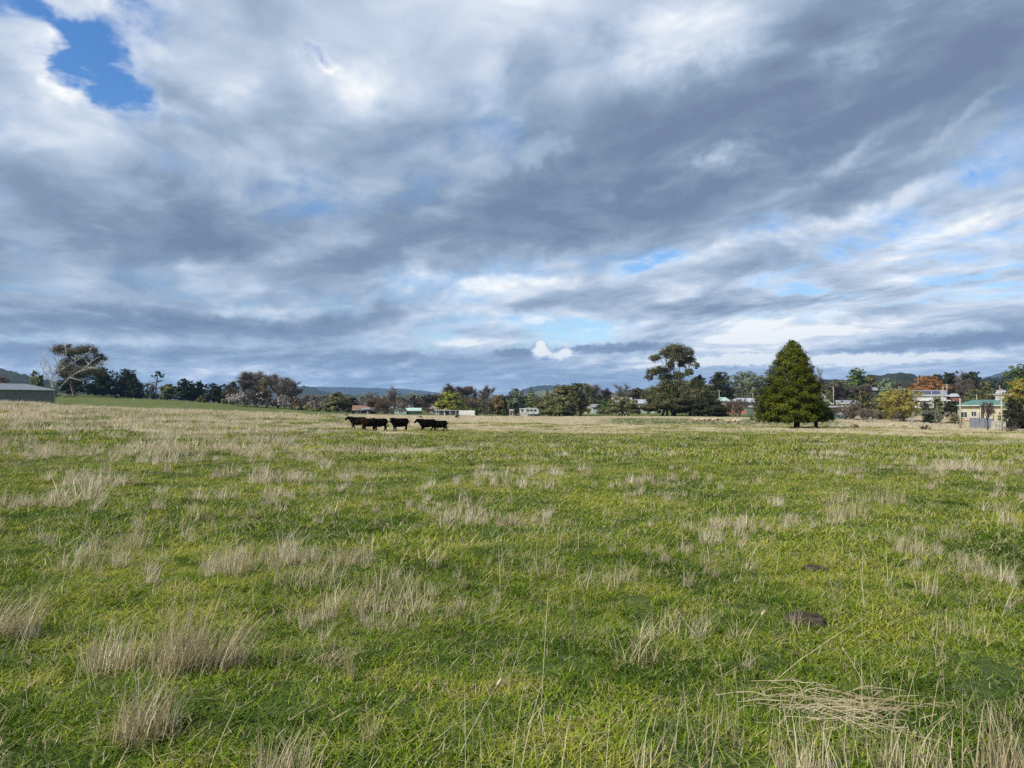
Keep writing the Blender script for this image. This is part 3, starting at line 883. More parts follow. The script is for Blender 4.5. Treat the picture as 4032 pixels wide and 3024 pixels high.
def leafy(name, label, u, d, top, wpx, leaf, cb=0.15, shape='round', n=8, bark='grey', seed=1, group=None, cat='tree', lobes_px=None, dens=1.0, shell=.55, clump=.30, trunk=True, trunk_r=None, nstem=1, droop=.3):
    """a tree or shrub whose crown is made of leaves"""
    g = np.random.default_rng(seed * 7919 + 13)
    root, p = root_at(name, u, d, label, cat, group)
    H = Yh(top, d) - p.z; W = wpx / FPX * d
    px = d / (FPX / 4032 * 1024)                      # metres to one pixel of the picture at that distance
    A = px_area(wpx, H / d * FPX)
    nl = int(np.clip(A * 7.5 * dens, 400, 22000))
    size = 1.30 * px
    if lobes_px is None:
        L = auto_lobes(W, H, cb, g, n, shape)
    else:                                             # lobes measured in the photograph: column, row, half width, half height
        L = []
        for i, (lu, lv, a, b) in enumerate(lobes_px):
            L.append((xat(lu, d) - p.x, (g.random() - .5) * W * .5, Yh(lv, d) - p.z, a / FPX * d, a / FPX * d * (.9 + .3 * g.random()), b / FPX * d))
    v, f, rn, cl, tips = crown_from_lobes(L, nl, size, g, droop, shell, clump)
    if lobes_px is None:
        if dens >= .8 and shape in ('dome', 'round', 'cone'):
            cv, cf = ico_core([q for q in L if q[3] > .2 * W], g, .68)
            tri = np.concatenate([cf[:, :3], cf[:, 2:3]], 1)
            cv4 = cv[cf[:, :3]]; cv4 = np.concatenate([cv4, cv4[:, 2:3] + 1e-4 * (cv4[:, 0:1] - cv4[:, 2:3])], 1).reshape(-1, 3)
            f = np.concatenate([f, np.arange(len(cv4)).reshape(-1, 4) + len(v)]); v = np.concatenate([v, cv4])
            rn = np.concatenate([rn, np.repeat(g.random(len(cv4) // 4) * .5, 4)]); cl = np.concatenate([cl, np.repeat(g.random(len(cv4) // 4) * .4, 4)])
        v = fit(v, W, H, cb * H * .8)
    if trunk:
        mb = MB()
        r0 = trunk_r or max(.035 * H, .05)
        k = len(L)
        tl = [(q[0] * .8, q[1] * .8, q[2]) for q in L]
        for s in range(nstem):
            b = (0, 0, 0) if nstem == 1 else ((s - (nstem - 1) / 2) * W * .10 + g.normal() * .1, g.normal() * W * .05, 0)
            limbs(mb, b, tl[s::nstem] if nstem > 1 else tl, r0, g)
        mb.build('trunk', BARK[bark], root, True)
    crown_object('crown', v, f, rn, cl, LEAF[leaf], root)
    return root

def twig_mesh(segs, wid):
    """flat crossed strips for the finest twigs"""
    A = np.array([s[0] for s in segs]); B = np.array([s[1] for s in segs])
    n = len(A); d = B - A
    g = np.random.default_rng(n)
    s = np.cross(d, g.normal(size=(n, 3))); s /= np.linalg.norm(s, axis=1, keepdims=True) + 1e-9
    w = wid * (.6 + .8 * g.random((n, 1)))
    v = np.stack([A - s * w * .5, A + s * w * .5, B + s * w * .12, B - s * w * .12], 1).reshape(-1, 3)
    return v, np.arange(n * 4).reshape(-1, 4), np.repeat(g.random(n), 4)

def bare(name, label, u, d, top, wpx, leaf='twig_grey', bark='grey', seed=1, group=None, cat='tree', up=.55, dens=1.0, stems=1, cb=.0, sparse=False):
    """a leafless tree: trunk, limbs and a haze of fine twigs"""
    g = np.random.default_rng(seed * 104729 + 5)
    root, p = root_at(name, u, d, label, cat, group)
    H = Yh(top, d) - p.z; W = wpx / FPX * d
    px = d / (FPX / 4032 * 1024)
    ntw = int(np.clip(px_area(wpx, H / d * FPX) * 7.0 * dens, 160, 8000))
    br = []                                            # (points, r0, r1)
    nodes = []
    def grow(a, dirv, L, r, lev):
        pts = [a]; q = a; dv = dirv
        for k in range(3):
            dv = (dv + Vector((g.normal(), g.normal(), g.normal())) * .16 + Vector((0, 0, .10 * up))).normalized()
            q = q + dv * L / 3; pts.append(q)
        br.append((pts, r, r * .55)); nodes.append((pts[1], dv, L, lev)); nodes.append((pts[2], dv, L, lev)); nodes.append((q, dv, L, lev))
        if lev < 4:
            for k in range(3 if lev < 2 else 2 + int(g.random() < .5)):
                st = pts[1 + int(g.integers(0, 3))] if k else q
                az = g.random() * 6.283
                sp = (.75 - .35 * up) * (.6 + .8 * g.random())
                side = Vector((math.cos(az), math.sin(az), .15))
                nd = (dv * (1 - sp * .45) + side * sp + Vector((0, 0, .35 * up))).normalized()
                grow(st, nd, L * (.62 + .2 * g.random()), r * (.5 + .14 * g.random()), lev + 1)
    for s in range(stems):
        az = s * 6.283 / stems + g.random()
        lean = 0.0 if stems == 1 else .45
        grow(Vector((math.cos(az) * .05 * W * (stems > 1), math.sin(az) * .05 * W * (stems > 1), -.2)), Vector((math.cos(az) * lean, math.sin(az) * lean, 1)).normalized(), H * .30, .030 * H if stems == 1 else .022 * H, 0)
    segs = []
    outer = [q for q in nodes if q[3] >= 2]
    for k in range(ntw):
        a, dv, L, lev = outer[int(g.integers(0, len(outer)))]
        b = a + (dv * .7 + Vector((g.normal(), g.normal(), g.normal() * .7 + .45 * up)) * .55).normalized() * L * (.35 + .75 * g.random())
        segs.append((tuple(a), tuple(b)))
    v, f, rn = twig_mesh(segs, .17 * px)
    lo = np.percentile(v, .6, axis=0); hi = np.percentile(v, 99.4, axis=0)
    sx = W / (hi[0] - lo[0]); sz = H / hi[2]; mx = (hi[0] + lo[0]) / 2
    def T(q): return ((q[0] - mx * min(1, max(0, q[2] / (H * .3)))) * sx, q[1] * sx, q[2] * sz)
    v = np.array([T(q) for q in v])
    mb = MB()
    for pts, r, r1 in br:
        if r < .0022 * H: continue
        mb.tube([T(q) for q in pts], [max(r + (r1 - r) * i / 3, .07 * px) for i in range(4)], 4 if r < .01 * H else 6, cap=False)
    mb.build('trunk', BARK[bark], root, True)
    crown_object('crown', v, f, rn, rn[::-1].copy(), LEAF[leaf], root)
    return root

def conifer(name, label, u, d, top, wpx, leaf='cedar', bark='dark', seed=1, group=None, cat='tree', cb=.08, power=.85, layers=False):
    """a cone of sprays that sweep outwards and up"""
    g = np.random.default_rng(seed * 31337 + 3)
    root, p = root_at(name, u, d, label, cat, group)
    H = Yh(top, d) - p.z; W = wpx / FPX * d
    px = d / (FPX / 4032 * 1024)
    A = px_area(wpx, H / d * FPX)
    n = int(np.clip(A * 6.0, 400, 12000))
    s = g.random(n) ** 1.15
    z = H * (cb + (1 - cb) * s)
    if layers: z = H * (cb + (1 - cb) * (np.round(s * 9 + g.normal(size=n) * .16) / 9).clip(0, 1)) + 0
    th = g.random(n) * 2 * np.pi
    R_ = W / 2 * (1 - (z / H - cb) / (1 - cb)).clip(0, 1) ** power
    wob = 1 + .22 * np.sin(th * 3 + z / H * 9 + g.random() * 6) * (g.random(n))
    rr = R_ * (.35 + .65 * g.random(n) ** .5) * wob
    P = np.stack([rr * np.cos(th), rr * np.sin(th), z], -1)
    N = np.stack([np.cos(th), np.sin(th), .6 + 0 * z], -1)
    ax = np.stack([np.cos(th), np.sin(th), .35 + .5 * g.random(n)], -1)
    v, f = leaf_quads(P, N, 1.7 * px, g, aspect=.5, axis=ax)
    mb = MB(); mb.tube([(0, 0, -.3), (0, 0, H * .5), (0, 0, H * .96)], [.03 * H, .02 * H, .004 * H], 7)
    mb.build('trunk', BARK[bark], root, True)
    crown_object('crown', v, f, np.repeat(g.random(n), 4), np.repeat((np.sin(th * 5 + z * 2.1) * .5 + .5), 4), LEAF[leaf], root)
    return root

# ------------------------------------------------------------------ the big cypress with two trunks
def big_cypress():
    d = 84.0
    g = np.random.default_rng(5)
    p = ground(3136, d)
    root = tag(empty('cypress_tree', p), 'large dense cone of bright green cypress standing alone on two dark trunks', 'tree')
    k = d / FPX
    def C(q): return ((2900 + q[0] * .2411 - 3136) * k, Yh(1320 + q[1] * .2411, d) - p.z)
    left = [C(q) for q in [(920, 112), (870, 150), (800, 185), (680, 300), (640, 430), (560, 570), (470, 720), (410, 930), (350, 1180), (310, 1360), (350, 1450)]]
    right = [C(q) for q in [(920, 112), (1010, 160), (1090, 270), (1200, 450), (1240, 640), (1280, 760), (1330, 930), (1370, 1060), (1400, 1200), (1420, 1300), (1430, 1385)]]
    lz = np.array([q[1] for q in left])[::-1]; lx = -np.array([q[0] for q in left])[::-1]
    rz = np.array([q[1] for q in right])[::-1]; rx = np.array([q[0] for q in right])[::-1]
    lz[0] += .2; top = left[0][1]; bot = left[-1][1] + .22; ax0 = left[0][0]
    P, N, AX, CL = [], [], [], []
    def sprays(n, zf, rf, axf, spread, inner):
        for i in range(n):
            th = g.random() * 6.283
            zz = zf(); r, ax = rf(zz, th), axf(zz)
            if r <= 0.02: r = .05
            bump_ = 1 + .09 * math.sin(th * 4 + zz * 2.3) + .08 * math.sin(th * 9 - zz * 4.1) + .09 * math.sin(th * 2 + zz * 6.2 + 2 * math.sin(th * 3))
            s = (inner + (1 - inner) * g.random() ** .45) * bump_ * (1 + .16 * g.random() ** 5)
            c = np.array([ax + math.cos(th) * r * s, math.sin(th) * r * s, zz])
            out = np.array([math.cos(th), math.sin(th), 0.0])
            m = 9
            dirv = out * .8 + np.array([0, 0, .55]) + g.normal(size=3) * .25
            dirv /= np.linalg.norm(dirv)
            tt = g.random((m, 1))
            q = c + dirv * tt * spread + g.normal(size=(m, 3)) * spread * .28
            P.append(q); N.append(np.repeat((out + [0, 0, .7])[None], m, 0)); AX.append(np.repeat(dirv[None], m, 0) + g.normal(size=(m, 3)) * .3)
            CL.append(np.full(m, g.random() * .6 + .4 * (math.sin(th * 7 + zz * 5) * .5 + .5)))
    def axis_(z): return ax0 * max(0, (z - bot) / (top - bot))
    def rad(z, th):
        a = axis_(z)
        L = np.interp(z, lz, lx) + a; Rr = np.interp(z, rz, rx) - a
        c = math.cos(th); w = .5 + .5 * c
        return max(.03, (L * (1 - w) + Rr * w) * .95 - .16)
    zs = lambda: bot + (top - bot) * (1 - math.sqrt(1 - g.random() * .985)) if g.random() < .75 else bot + (top - bot) * g.random()
    sprays(6200, zs, rad, axis_, .34, .80); sprays(1500, zs, lambda z, th: rad(z, th) * .72, axis_, .34, .7)
    # the smaller second tree grown into its right side
    c2 = C((1300, 1010)); b2 = C((1300, 1385)); rx2 = (1555 - 1140) / 2 * .2411 * k
    xa = C((1345, 0))[0]
    def rad2(z, th): return rx2 * max(.05, (1 - ((z - b2[1]) / (c2[1] - b2[1])).real * 1.0 if z < c2[1] else .02)) ** .75
    sprays(1500, lambda: b2[1] + (c2[1] - b2[1]) * (1 - math.sqrt(1 - g.random() * .98)), rad2, lambda z: xa - (z - b2[1]) / (c2[1] - b2[1]) * .35, .36, .6)
    # a shaggy underside
    for i in range(520):
        th = g.random() * 6.283; s = math.sqrt(g.random())
        zz = bot + .25 + .25 * g.random() + .35 * max(0, math.cos(th)) * s
        r = rad(bot + .3, th) * s
        q = np.array([[math.cos(th) * r, math.sin(th) * r, zz]]) + g.normal(size=(6, 3)) * .2
        P.append(q); N.append(np.tile([[0., 0., -1.]], (6, 1))); AX.append(np.tile([[math.cos(th), math.sin(th), -.1]], (6, 1))); CL.append(np.full(6, g.random()))
    P = np.concatenate(P); N = np.concatenate(N); AX = np.concatenate(AX); CL = np.concatenate(CL)
    v, f = leaf_quads(P, N, .20, g, aspect=.40, axis=AX)
    crown_object('crown', v, f, np.repeat(g.random(len(P)), 4), np.repeat(CL, 4), LEAF['cypress'], root)
    for (cu, w, tz) in ((3136, .30, .9), (3211, .19, .55)):
        x = xat(cu, d) - p.x; z0 = gz(p.x + x, d) - p.z
        mb = MB()
        h = (top - bot) * tz + bot
        mb.tube([(x, 0, z0 - .3), (x, 0, z0 + .15), (x + .05, 0, z0 + 1.2), (x * .8, 0, h * .5), (x * .7, 0, h * .9)], [w * 1.6, w * 1.15, w, w * .6, w * .1], 9)
        for j in range(9):
            a = g.random() * 6.283; zz = z0 + 1.0 + g.random() * 2.5
            L = 1.2 + g.random() * 2.0
            mb.tube([(x, 0, zz), (x + math.cos(a) * L * .5, math.sin(a) * L * .5, zz + .15), (x + math.cos(a) * L, math.sin(a) * L, zz + .5)], [w * .3, w * .18, w * .06], 5, cap=False)
        mb.build('trunk', BARK['dark'], root, True)
big_cypress()

# ------------------------------------------------------------------ the tall gum in the middle distance and the great gums on the hill
K5 = lambda q: (2380 + q[0] * .2803, 1320 + q[1] * .2803, q[2] * .2803, q[3] * .2803 * 1.25)
leafy('gum_tree', 'tall spreading eucalyptus with an airy crown rising above the other trees', 2655, 224, 1360, 215, 'gum', seed=3, dens=1.15, shell=.35, clump=.34, trunk_r=.42, bark='dark',
      lobes_px=[K5(q) for q in [(1000, 205, 160, 60), (870, 250, 95, 60), (1180, 255, 70, 70), (700, 330, 95, 42), (1010, 315, 150, 85), (1230, 360, 85, 70), (1290, 430, 50, 36), (820, 500, 130, 62),
                                (690, 520, 75, 55), (620, 600, 55, 38), (1110, 420, 70, 60), (950, 430, 70, 60), (1150, 545, 75, 55), (900, 600, 120, 55), (1050, 580, 100, 60)]])
K1 = lambda q: (q[0] * .2803, 1300 + q[1] * .2803, q[2] * .2803, q[3] * .2803)
leafy('gum_tree', 'old brown leaved eucalyptus behind the bleached dead tree on the hill', 291, 322, 1350, 195, 'brown_gum', seed=8, dens=1.4, shell=.35, clump=.36, trunk_r=.75, bark='grey',
      lobes_px=[K1(q) for q in [(860, 290, 110, 85), (880, 210, 40, 30), (800, 450, 70, 75), (1010, 330, 130, 90), (1240, 300, 150, 90), (1330, 400, 90, 85), (1090, 470, 190, 110), (1100, 620, 250, 100), (1310, 600, 170, 75), (1000, 560, 110, 90)]])

def dead_gum():
    d = 304.0; p = ground(216, d)
    root = tag(empty('dead_tree', p), 'bleached leafless dead gum with spreading white limbs beside the grey shed', 'tree')
    g = np.random.default_rng(4)
    k = d / FPX
    lines = [([(760, 880), (735, 780), (690, 690), (640, 620), (600, 560), (560, 480), (560, 385)], 1.0), ([(600, 560), (625, 480), (590, 400), (598, 335)], .45),
             ([(765, 880), (760, 760), (745, 640), (742, 540), (690, 420)], .8), ([(745, 650), (690, 590), (625, 545)], .35),
             ([(775, 880), (790, 740), (835, 640), (835, 520), (805, 400), (770, 290), (715, 255)], 1.0), ([(835, 520), (880, 440), (915, 340), (905, 220), (930, 175)], .55),
             ([(830, 580), (920, 500), (1000, 450), (1050, 410), (1110, 370), (1180, 290), (1225, 200)], .7), ([(1053, 410), (1053, 388)], .5),
             ([(795, 880), (850, 780), (950, 660), (1040, 595), (1130, 550), (1240, 530), (1370, 542)], 1.15), ([(1130, 552), (1230, 480), (1300, 430), (1400, 370)], .55),
             ([(1240, 530), (1330, 520), (1420, 490), (1490, 475)], .4), ([(1330, 500), (1420, 450), (1440, 430)], .3), ([(700, 700), (650, 690), (610, 640)], .4), ([(660, 690), (610, 695)], .25),
             ([(640, 620), (690, 560), (700, 500)], .35), ([(870, 470), (860, 400), (880, 330)], .4), ([(950, 660), (1050, 690), (1130, 710), (1220, 720)], .3)]
    mb = MB(); tw = []
    for li, (pts, w) in enumerate(lines):
        q = []
        ph = g.random() * 6; amp = g.normal() * 2.2
        for i, (a, b) in enumerate(pts):
            s = i / (len(pts) - 1)
            off = amp * s if li in (0, 2, 4, 6, 8) else g.normal() * .6
            q.append(Vector(((a * .2803 - 216) * k, off, Yh(1300 + b * .2803, d) - p.z)))
        r = [max(.09, w * .27 * (1 - .8 * i / (len(q) - 1))) for i in range(len(q))]
        mb.tube(q, r, 6)
        for i in range(len(q) - 1):
            for j in range(4):
                a = q[i].lerp(q[i + 1], g.random())
                if a.z < 3: continue
                b = a + Vector((g.normal(), g.normal(), .6 + g.random())).normalized() * (1.0 + g.random() * 1.8)
                mb.tube([a, a.lerp(b, .5) + Vector((g.normal() * .2, 0, 0)), b], [.08, .06, .035], 4, cap=False)
    mb.tube([(0, 0, -.6), (.1, 0, .5), (.2, 0, 1.6)], [.8, .6, .45], 8)
    mb.build('trunk', BARK['white'], root, True)
dead_gum()

def sparse_pine():
    d = 330.0; p = ground(607, d)
    root = tag(empty('pine_tree', p), 'tall thin pine with a small flat top and bare lower branches', 'tree')
    g = np.random.default_rng(14); k = d / FPX
    top = Yh(1461, d) - p.z
    mb = MB()
    mb.tube([(0, 0, -.4), (.6, 0, top * .3), (1.0, 0, top * .6), (1.5, 0, top * .9)], [.5, .4, .28, .08], 7)
    for i in range(16):
        z = top * (.25 + .5 * g.random()); a = g.random() * 6.28; L = 1.5 + 2.5 * g.random(); x = 1.3 * z / top
        mb.tube([(x, 0, z), (x + math.cos(a) * L * .6, math.sin(a) * L, z + .5), (x + math.cos(a) * L, math.sin(a) * L, z + .4 + g.random())], [.14, .09, .05], 4, cap=False)
    mb.build('trunk', BARK['grey'], root, True)
    L = [(xat(u, d) - p.x, g.normal(), Yh(v, d) - p.z, a * k, a * k, b * k) for (u, v, a, b) in [(616, 1468, 17, 6), (630, 1478, 16, 7), (608, 1480, 12, 6), (638, 1487, 10, 5), (622, 1472, 12, 6)]]
    v, f, rn, cl, tips = crown_from_lobes(L, 520, .6, g)
    crown_object('crown', v, f, rn, cl, LEAF['pine'], root)
sparse_pine()
GH = 'trees on the hill to the left'; GW = 'bare willows below the hill'; GT = 'trees among the far houses'; GR = 'trees and shrubs on the right'; GM = 'gums in the middle distance'
PD, BT, CT, LT = 'pine', 'bare', 'conifer', 'leafy'
# kind, name, label, column, depth, top row, width px, options
TREES = [
    # hill on the left
    (LT, 'pine_tree', 'dark pine behind the brown gum on the hill, at its right', 408, 345, 1449, 130, dict(leaf='pine', shape='dome', cb=.1, seed=21, group=GH, bark='dark')),
    (LT, 'pine_tree', 'dark pine mostly hidden behind the brown gum trunk', 285, 350, 1462, 110, dict(leaf='pine', shape='dome', cb=.1, seed=22, group=GH, bark='dark')),
    (LT, 'evergreen_tree', 'big rounded dark evergreen at the right end of the hilltop clump', 503, 335, 1455, 112, dict(leaf='dark', shape='dome', cb=.06, seed=23, group=GH, bark='dark', n=10)),
    (LT, 'evergreen_tree', 'lower dark green bush in front of the rounded hilltop evergreen', 528, 326, 1487, 62, dict(leaf='pine', shape='dome', cb=.05, seed=24, group=GH, bark='dark')),
    (LT, 'tree', 'small dark green tree behind the right end of the shed roof', 152, 300, 1478, 34, dict(leaf='green', shape='round', cb=.1, seed=25)),
    (LT, 'gum_tree', 'small pale gum beside the dark tree behind the shed', 134, 330, 1460, 34, dict(leaf='olive', shape='spread', cb=.35, seed=26, dens=.6, bark='white')),
    (LT, 'shrub', 'rusty brown bush showing over the left end of the shed roof', 12, 230, 1487, 60, dict(leaf='russet', shape='dome', cb=.02, seed=27, cat='shrub')),
    (BT, 'shrub', 'dark leafless bush at the right end of the shed', 206, 200, 1534, 34, dict(leaf='twig_dark', bark='dark', seed=28, cat='shrub', stems=3, dens=1.6)),
    (LT, 'gum_tree', 'little gum with a bent white trunk on the hill crest', 586, 332, 1508, 52, dict(leaf='olive', shape='spread', cb=.35, seed=29, bark='white', dens=.7)),
    (LT, 'shrub', 'olive bush beside the tall thin pine', 660, 322, 1512, 58, dict(leaf='olive', shape='round', cb=.15, seed=30)),
    (LT, 'pine_tree', 'tallest of the dark pines in the hedge of pines below the hilltop', 735, 318, 1493, 92, dict(leaf='pine', shape='dome', cb=.12, seed=31, group=GH, bark='dark')),
    (LT, 'pine_tree', 'second dark pine of the row, right of its tallest', 785, 322, 1502, 70, dict(leaf='pine', shape='dome', cb=.08, seed=32, group=GH, bark='dark')),
    (LT, 'pine_tree', 'third and lower dark pine of the row below the hilltop', 845, 318, 1510, 84, dict(leaf='pine', shape='dome', cb=.05, seed=33, group=GH, bark='dark')),
    (LT, 'pine_tree', 'last dark pine of the row, next to the bare willows', 910, 316, 1504, 84, dict(leaf='pine', shape='dome', cb=.05, seed=34, group=GH, bark='dark')),
    (LT, 'shrub', 'round olive bush at the foot of the second dark pine', 795, 306, 1557, 34, dict(leaf='olive', shape='dome', cb=.03, seed=35, cat='shrub')),
    (LT, 'shrub', 'small yellow green bush before the last dark pine', 887, 292, 1570, 40, dict(leaf='olive', shape='spread', cb=.15, seed=36, cat='shrub')),
    # willows
    (BT, 'willow_tree', 'brown leafless willow at the left of the willow clump', 950, 284, 1508, 92, dict(leaf='twig_brown', seed=41, group=GW, dens=1.5, stems=2)),
    (BT, 'willow_tree', 'tallest bare willow with upright grey mauve twigs', 1008, 290, 1462, 92, dict(leaf='twig_grey', seed=42, group=GW, up=1.0, dens=1.2)),
    (LT, 'tree', 'tree with thin golden brown leaves among the bare willows', 1050, 276, 1486, 74, dict(leaf='amber', shape='spread', cb=.25, seed=43, dens=.55, bark='tan')),
    (BT, 'willow_tree', 'broad bare willow with a rounded head of pale twigs', 1097, 274, 1475, 90, dict(leaf='twig_grey', seed=44, group=GW, up=.8, dens=1.1)),
    (BT, 'willow_tree', 'bare willow at the right end of the willow clump', 1148, 268, 1489, 80, dict(leaf='twig_grey', seed=45, group=GW, up=.7, dens=1.2)),
    (BT, 'willow_tree', 'low brown thicket willow in the middle of the clump', 1005, 270, 1520, 84, dict(leaf='twig_brown', seed=46, group=GW, dens=1.8, stems=3)),
    (LT, 'shrub', 'low olive brown bush at the foot of the last willow', 1166, 264, 1566, 42, dict(leaf='amber', shape='dome', cb=.03, seed=47, dens=.7, cat='shrub')),
    # among the far houses, left
    (BT, 'tree', 'bare grey tree between the willows and the olive gum', 1236, 330, 1552, 72, dict(leaf='twig_grey', seed=51, group=GT, dens=1.2)),
    (LT, 'gum_tree', 'olive gum left of the first pale house', 1325, 280, 1546, 80, dict(leaf='olive', shape='round', cb=.05, seed=52, dens=.8)),
    (LT, 'gum_tree', 'darker gum close against the right of the olive gum', 1380, 290, 1566, 46, dict(leaf='dark', shape='round', cb=.05, seed=53)),
    (BT, 'shrub', 'wide russet leafless bush before the pale houses', 1497, 250, 1566, 86, dict(leaf='russet', seed=54, dens=2.0, stems=4, up=.4)),
    (BT, 'tree', 'slim bare tree rising behind the russet bush', 1454, 330, 1541, 30, dict(leaf='twig_grey', seed=55, up=1.0)),
    (BT, 'tree', 'tall bare tree above the roof right of the russet bush', 1550, 330, 1526, 38, dict(leaf='twig_grey', seed=56, up=1.0)),
    (BT, 'tree', 'pale tan leafless tree behind the mint green shed', 1588, 300, 1562, 50, dict(leaf='twig_grey', seed=57, dens=1.4)),
    (BT, 'tree', 'brown leafless tree in a dark stand above the mint shed roof', 1640, 315, 1556, 78, dict(leaf='twig_brown', seed=58, dens=1.8)),
    (BT, 'tree', 'dark brown leafless tree just left of the golden cypress', 1693, 310, 1552, 58, dict(leaf='twig_dark', seed=59, dens=1.6)),
    (BT, 'tree', 'dark rounded bare tree standing behind the golden cypress', 1766, 345, 1521, 74, dict(leaf='twig_brown', seed=60, dens=1.8)),
    (BT, 'shrub', 'grey leafless bush before the white house with the flat verandah', 1690, 236, 1602, 38, dict(leaf='twig_brown', seed=61, dens=1.5, stems=3, cat='shrub')),
    (BT, 'shrub', 'thin bare bush against the mint green shed wall', 1582, 240, 1606, 30, dict(leaf='twig_dark', seed=62, dens=1.2, stems=3, cat='shrub')),
    (BT, 'tree', 'brown bare tree next to the golden cypress, right of it', 1830, 330, 1520, 56, dict(leaf='twig_brown', seed=63, up=.8, dens=1.3)),
    (BT, 'tree', 'small bare tree between two taller bare trees', 1872, 335, 1528, 34, dict(leaf='twig_grey', seed=64, up=.8)),
    (BT, 'tree', 'separate bare brown tree with a narrow head', 1916, 330, 1519, 52, dict(leaf='twig_brown', seed=65, up=.9, dens=1.2)),
    (BT, 'shrub', 'pinkish brown bush behind the end of the white fence', 1859, 262, 1577, 50, dict(leaf='russet', seed=66, dens=1.6, stems=3, cat='shrub')),
    (LT, 'shrub', 'small dark green shrub at the end of the white fence', 1870, 240, 1604, 26, dict(leaf='green', shape='dome', cb=.02, seed=67, cat='shrub')),
    (BT, 'shrub', 'tan leafless bush right of the small green shrub', 1912, 255, 1573, 50, dict(leaf='twig_brown', seed=68, dens=1.8, stems=3, cat='shrub')),
    (LT, 'tree', 'golden brown autumn tree left of the dark grey green gum', 1962, 258, 1555, 70, dict(leaf='amber', shape='round', cb=.08, seed=69, dens=.8)),
    (CT, 'conifer', 'narrow dark green conifer between the autumn tree and the gum', 1988, 248, 1563, 30, dict(leaf='pine', seed=70, cb=.02)),
    (LT, 'gum_tree', 'dense dark grey green gum left of the layered cedar', 2030, 252, 1531, 76, dict(leaf='grey_green', shape='dome', cb=.16, seed=71, n=10, bark='grey')),
    (CT, 'cedar_tree', 'green cedar with layered branches behind the white cabin', 2092, 262, 1534, 70, dict(leaf='cedar', seed=72, cb=.12, power=.6, layers=True)),
    (CT, 'conifer', 'small yellow green conifer top right of the cedar', 2155, 330, 1536, 36, dict(leaf='cedar', seed=73, cb=.1)),
    (LT, 'gum_tree', 'low broad olive gum whose branches reach the field', 2185, 234, 1553, 132, dict(leaf='olive', shape='dome', cb=.06, seed=74, group=GM, n=10, nstem=3)),
    (LT, 'tree', 'dark red leaved tree peeping over the olive gums', 2200, 290, 1528, 40, dict(leaf='red', shape='round', cb=.2, seed=75)),
    (LT, 'gum_tree', 'rounded olive gum behind the low broad one', 2232, 246, 1518, 84, dict(leaf='olive', shape='round', cb=.25, seed=76, group=GM, bark='tan')),
    (LT, 'gum_tree', 'tallest olive brown gum of the middle clump with dark trunk', 2285, 238, 1509, 74, dict(leaf='gum', shape='spread', cb=.22, seed=77, group=GM, n=9, bark='dark')),
    (BT, 'tree', 'pale bare tree right of the middle clump of gums', 2330, 350, 1511, 56, dict(leaf='twig_grey', seed=78, up=.6)),
    (LT, 'tree', 'dark round green tree before the brown far trees', 2380, 300, 1570, 56, dict(leaf='green', shape='dome', cb=.03, seed=79)),
    (BT, 'tree', 'broad dark brown tree behind the round green tree', 2384, 350, 1534, 84, dict(leaf='twig_dark', seed=80, dens=1.8)),
    (BT, 'tree', 'leafless tree left of the tall eucalyptus', 2457, 340, 1511, 56, dict(leaf='twig_grey', seed=81, up=.6, dens=.9)),
    (LT, 'tree', 'dark brown tree low behind the metal roof', 2500, 345, 1529, 66, dict(leaf='brown_gum', shape='round', cb=.15, seed=82)),
    (LT, 'tree', 'olive brown tree hard against the tall eucalyptus', 2550, 340, 1538, 48, dict(leaf='gum', shape='round', cb=.1, seed=83)),
    (LT, 'shrub', 'spreading pale olive shrub with several stems at the field edge', 2455, 212, 1562, 108, dict(leaf='olive', shape='dome', cb=.18, seed=84, nstem=4, n=9)),
    (LT, 'gum_tree', 'brownish gum mass under the left of the tall eucalyptus', 2628, 216, 1498, 176, dict(leaf='gum', shape='dome', cb=.14, seed=85, n=11, nstem=3)),
    (LT, 'gum_tree', 'light olive gum sloping down right of the tall eucalyptus', 2730, 226, 1493, 168, dict(leaf='olive', shape='dome', cb=.08, seed=86, n=11, nstem=2)),
    (LT, 'shrub', 'very dark wide bush left of the tangled brown thicket', 2790, 212, 1564, 156, dict(leaf='dark', shape='dome', cb=.03, seed=87, n=10)),
    (LT, 'tree', 'huge dark dome shaped tree behind the green roof', 2838, 330, 1467, 114, dict(leaf='dark', shape='dome', cb=.12, seed=88, n=11, bark='dark')),
    (LT, 'tree', 'dark round tree between the tall eucalyptus and the dark dome', 2752, 325, 1479, 64, dict(leaf='dark', shape='round', cb=.1, seed=89)),
    (LT, 'gum_tree', 'grey green gum left of the big cypress top', 2950, 318, 1465, 122, dict(leaf='grey_green', shape='spread', cb=.2, seed=90, n=9)),
    (BT, 'shrub', 'tangled brown leafless thicket before the brick house', 2905, 214, 1568, 86, dict(leaf='twig_brown', seed=91, dens=1.5, stems=5, up=.2, cat='shrub')),
    (BT, 'tree', 'dark leafless bush before the right end of the brick house', 2985, 216, 1566, 46, dict(leaf='twig_dark', seed=92, dens=1.3, stems=2)),
    # right of the cypress
    (BT, 'dead_tree', 'thin dead tree sticking up right of the big cypress', 3233, 420, 1438, 24, dict(leaf='twig_grey', seed=101, up=1.0, dens=.35, sparse=True)),
    (LT, 'tree', 'low olive tree line just right of the cypress', 3292, 390, 1497, 110, dict(leaf='olive', shape='dome', cb=.04, seed=102, n=9)),
    (LT, 'tree', 'dark brown tree against the right side of the cypress', 3222, 400, 1490, 70, dict(leaf='brown_gum', shape='dome', cb=.04, seed=103)),
    (LT, 'tree', 'dark green pointed evergreen standing over the brown trees', 3374, 350, 1452, 84, dict(leaf='green', shape='dome', cb=.08, seed=104, n=10)),
